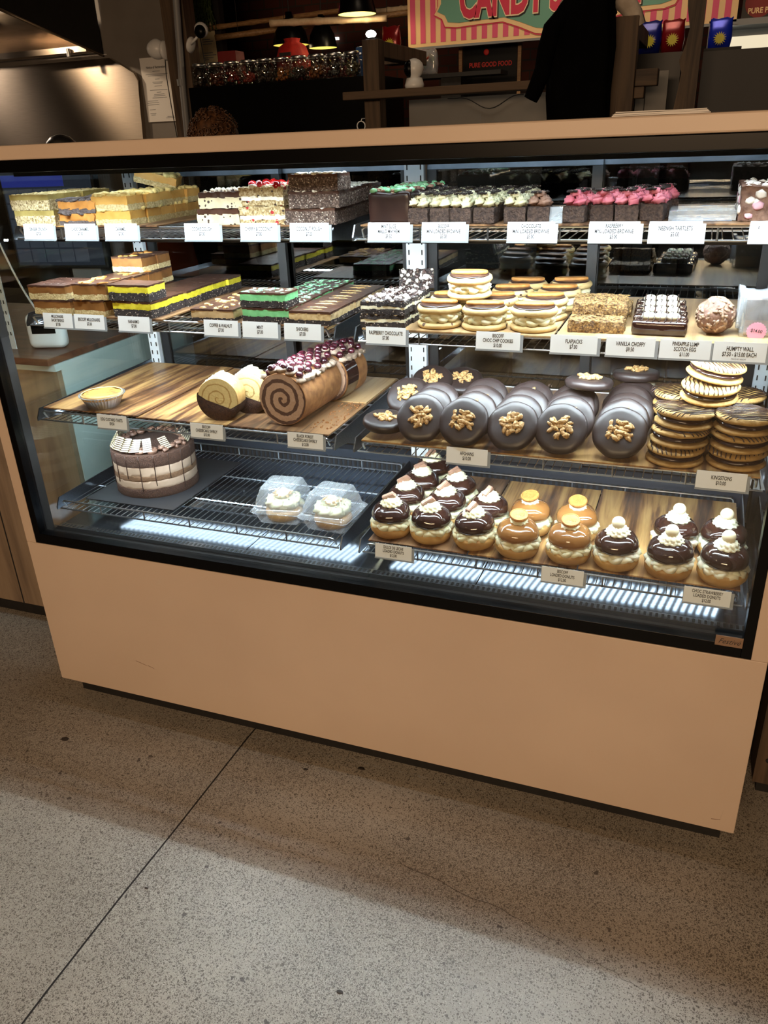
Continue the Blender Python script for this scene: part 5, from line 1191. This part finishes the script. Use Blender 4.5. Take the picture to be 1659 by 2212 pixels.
cbx = MB().box(1.50, 2.3, 3.0, 3.02, 1.838, 1.862).box(1.50, 1.555, 3.0, 3.02, 1.70, 1.838).box(1.50, 2.3, 3.0, 3.02, 1.70, 1.742).box(1.50, 2.3, 3.02, 3.4, 1.852, 1.862).box(1.50, 1.51, 3.02, 3.4, 1.70, 1.852).box(1.50, 2.3, 3.02, 3.4, 1.70, 1.71).box(1.51, 2.3, 3.39, 3.4, 1.71, 1.852)
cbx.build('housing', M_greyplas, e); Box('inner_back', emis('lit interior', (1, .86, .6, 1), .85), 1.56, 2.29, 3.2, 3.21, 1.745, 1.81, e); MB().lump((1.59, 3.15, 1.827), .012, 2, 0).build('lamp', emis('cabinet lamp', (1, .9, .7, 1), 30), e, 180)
e = empty('back_bar', label='dark charcoal cabinet at the right behind the timber slab', cat='cabinet'); Box('body', mat('charcoal panel', ((34, 33, 34)), rough=.6, bump=.05), 1.503, 2.7, 2.4, 2.9, 0, 1.705, e); Box('top', M_blackmatt, 1.503, 1.64, 2.4, 2.9, 1.7052, 1.715, e)
e = empty('back_bar', label='black cabinet carrying the shiny snack bags', cat='cabinet'); Box('body', M_black, 1.0, 1.4195, 2.5, 2.9, 0, 1.718, e)
def mk_bag(colr, name_, burst):
    def f(e, seed):
        mb = MB(); n = 20; vs = []; fs = []
        for k, (z, w_, t) in enumerate([(0, .040, .006), (.01, .042, .016), (.05, .046, .026), (.09, .044, .020), (.108, .042, .004), (.118, .043, .003)]):
            for i in range(n):
                a = 2*PI*i/n; vs.append((w_*math.copysign(abs(math.cos(a))**.6, math.cos(a))*(1+.03*math.sin(k*4+i)), t*math.sin(a), z+(.004*math.sin(i*2.1) if k == 5 else 0)))
        for k in range(5):
            for i in range(n): fs.append((k*n+i, k*n+(i+1) % n, (k+1)*n+(i+1) % n, (k+1)*n+i))
        mb.add(vs, fs); mb.build('foil_bag', mat(name_, colr, rough=.25, metal=.3, bump=0), e, 180)
        bs = MB(); pts = []
        for i in range(32):
            a = 2*PI*i/32; r = .026 if i % 2 else .015; pts.append((r*math.cos(a), .045+r*math.sin(a)))
        bs.prism(pts, -.0285, -.0270, 'y'); bs.build('yellow_burst', burst, e)
    return f
M_burst = mat('yellow print', ((170, 160, 30)), rough=.5, bump=0)
for i, (x, y, z, colr, lab) in enumerate([(1.285, 2.55, 1.719, (16, 24, 110), 'blue snack bag with yellow burst right of the timber post'), (1.374, 2.56, 1.719, (110, 12, 20), 'red snack bag with yellow burst beside the timber slab'),
                              (1.555, 2.62, 1.716, (20, 40, 170), 'blue snack bag with yellow burst right of the timber slab')]):
    k = Kind('snack_bag', mk_bag(colr, 'foil %d' % i, M_burst), 1); k.cat = 'bag'; k.put((x, y, z), 0, lab, 'snack bags')
k = Kind('snack_bag', mk_bag((110, 14, 18), 'foil 3', M_burst), 1); k.cat = 'bag'; k.put((.10, 2.68, 1.80), 0, 'red snack bag with yellow burst left of the candy sign', 'snack bags')
e = Box('bag_shelf', M_timber, .0705, .16, 2.63, 2.75, 1.76, 1.799); tag(e, 'small shelf under the red snack bag', 'shelf')
e = empty('produce_bag', (.66, 2.60, 1.719), label='x', cat='bag'); bpy.data.objects.remove(e)
e = empty('produce_bag', (.215, 2.86, 1.719), label='clear bag of green and red sweets under the candy sign', cat='bag')
MB().block(.11, .05, .11, 0, .014, .006, 30, 4, rnd=.01).build('clear_bag', M_film, e, 180); mb = MB(); scatter(mb, 22, .07, .025, .02, .016, 3, 1, 1); mb.v = [(x, y, z+.03*math.sin(x*80)+.02) for x, y, z in mb.v]; mb.build('sweets', mat('green sweets', [(60, 90, 30), (150, 30, 30)], 25, .5), e, 180)
e = Box('sweets_shelf', M_blackmatt, .13, .60, 2.80, 2.95, 1.70, 1.718); tag(e, 'black shelf under the clear bag of sweets', 'shelf')
Box('support', M_blackmatt, .30, .40, 2.82, 2.93, 0, 1.6995, e)
# papers on the case
e = empty('paper_stack', (1.505, .035, 1.4652), .03, 'loose stack of white papers on top of the case', 'papers')
for k in range(4): MB().block(.145-.004*k, .05, .0014, .0016*k, .02, .0008, 22, k).build('sheet', M_paper, e, 60)
# ------------------------------------------------------------------ person behind the case
def person():
    e = empty('person', (-.19, 1.5, 0), PI-.3, label='person with curly brown hair behind the case, only the top of the head showing', cat='person')
    J = {'pel': (0, 0, .82, .13), 'sp': (0, .0, .98, .12), 'ch': (0, 0, 1.16, .14), 'nk': (0, 0, 1.31, .052), 'hd': (0, -.01, 1.37, .055)}
    for s, k in ((-1, 'l'), (1, 'r')):
        J['sh'+k] = (s*.15, 0, 1.24, .062); J['el'+k] = (s*.19, -.03, 1.0, .042); J['wr'+k] = (s*.15, -.2, .88, .028); J['ha'+k] = (s*.13, -.27, .87, .03)
        J['hp'+k] = (s*.085, 0, .78, .095); J['kn'+k] = (s*.09, -.01, .44, .062); J['an'+k] = (s*.09, .02, .08, .04); J['to'+k] = (s*.10, -.12, .035, .035)
    E_ = [('pel', 'sp'), ('sp', 'ch'), ('ch', 'nk'), ('nk', 'hd')]
    for k in 'lr': E_ += [('ch', 'sh'+k), ('sh'+k, 'el'+k), ('el'+k, 'wr'+k), ('wr'+k, 'ha'+k), ('pel', 'hp'+k), ('hp'+k, 'kn'+k), ('kn'+k, 'an'+k), ('an'+k, 'to'+k)]
    keys = list(J); me = bpy.data.meshes.new('body'); me.from_pydata([J[k][:3] for k in keys], [(keys.index(a), keys.index(b)) for a, b in E_], [])
    o = bpy.data.objects.new('body', me); C.objects.link(o); o.parent = e; me.materials.append(M_cloth)
    sk = o.modifiers.new('skin', 'SKIN'); 
    if not me.skin_vertices: me.attributes  # skin layer is created with the modifier
    import bmesh
    b = bmesh.new(); b.from_mesh(me); lay = b.verts.layers.skin.verify(); b.verts.ensure_lookup_table()
    for i, k in enumerate(keys): b.verts[i][lay].radius = (J[k][3],)*2; b.verts[i][lay].use_root = (k == 'pel')
    b.to_mesh(me); b.free(); su = o.modifiers.new('sub', 'SUBSURF'); su.levels = 2; su.render_levels = 2
    tag(o, 'dark clothed body')
    skin = mat('skin', [(96, 64, 50), (112, 76, 60)], 20, .5, .1, sss=.1)
    mb = MB(); vs, fs = ICO[3]; out = []
    for p in vs:
        x, y, z = p.x*.072, p.y*.088, p.z*.105
        if z < -.02: x *= 1+z*2.2; y *= 1+z*1.2
        if abs(x) < .014 and y < -.06 and -.035 < z < .01: y -= .016*(1-abs(x)/.014)*(1-abs(z+.015)/.03 if abs(z+.015) < .03 else 0)
        out.append((x, y-.01, z+1.455))
    mb.add(out, fs)
    for s in (-1, 1): mb.lump((s*.072, .005, 1.445), (.008, .016, .026), 2, .1, s)
    mb.tube([(0, 0, 1.30), (0, 0, 1.38)], .045, 16); mb.lump((0, -.088, 1.412), (.022, .008, .006), 2, 0)
    mb.build('head', skin, e, 180)
    for s in (-1, 1): MB().lump((s*.028, -.085, 1.455), (.011, .007, .007), 2, 0).build('eye', M_white, e, 180)
    for s in (-1, 1):
        hb = MB(); bx = s*.13
        hb.lump((bx, -.30, .865), (.038, .045, .014), 2, .05)
        for k in range(4):
            x0 = bx-.027+.018*k; L = [.058, .068, .064, .05][k if s > 0 else 3-k]; hb.tube([(x0, -.325, .868), (x0, -.325-L*.5, .868), (x0, -.325-L*.85, .855), (x0, -.325-L, .84)], .0085, 8)
        hb.tube([(bx-s*.03, -.28, .865), (bx-s*.052, -.30, .862), (bx-s*.06, -.325, .855)], .010, 8); hb.build('hand', skin, e, 180)
    hr = MB(); rr = random.Random(12); hr.lump((0, .012, 1.475), (.080, .09, .095), 3, .12, 2)
    for i in range(230):
        a = rr.uniform(0, 2*PI); el = math.asin(rr.uniform(-.25, 1)); d_ = Vector((math.cos(a)*math.cos(el), math.sin(a)*math.cos(el), math.sin(el)))
        if d_.y < -.55 and d_.z < .45: continue
        c = Vector((0, .012, 1.475))+Vector((d_.x*.078, d_.y*.088, d_.z*.090)); t1 = d_.orthogonal().normalized(); t2 = d_.cross(t1); ph = rr.uniform(0, 6); R = rr.uniform(.006, .011)
        hr.tube([c+t1*R*math.cos(ph+k*1.1)+t2*R*math.sin(ph+k*1.1)+d_*(.0022*k) for k in range(8)], .0024, 5)
    hr.build('curly_hair', mat('brown hair', [(60, 38, 24), (104, 70, 44)], 60, .5, .3), e, 180)
person()
dg = bpy.context.evaluated_depsgraph_get()
for o in [o for o in bpy.data.objects if o.type == 'FONT']:
    me = bpy.data.meshes.new_from_object(o.evaluated_get(dg)); nm = o.name; o.name = 'old'
    q = bpy.data.objects.new(nm, me); C.objects.link(q); q.parent = o.parent; q.location = o.location; q.rotation_euler = o.rotation_euler; q.scale = o.scale
    bpy.data.objects.remove(o)
for o in bpy.data.objects:
    if o.parent is None and o.type in ('MESH', 'EMPTY') and 'category' not in o and o.get('kind') != 'structure': print('UNTAGGED', o.name)
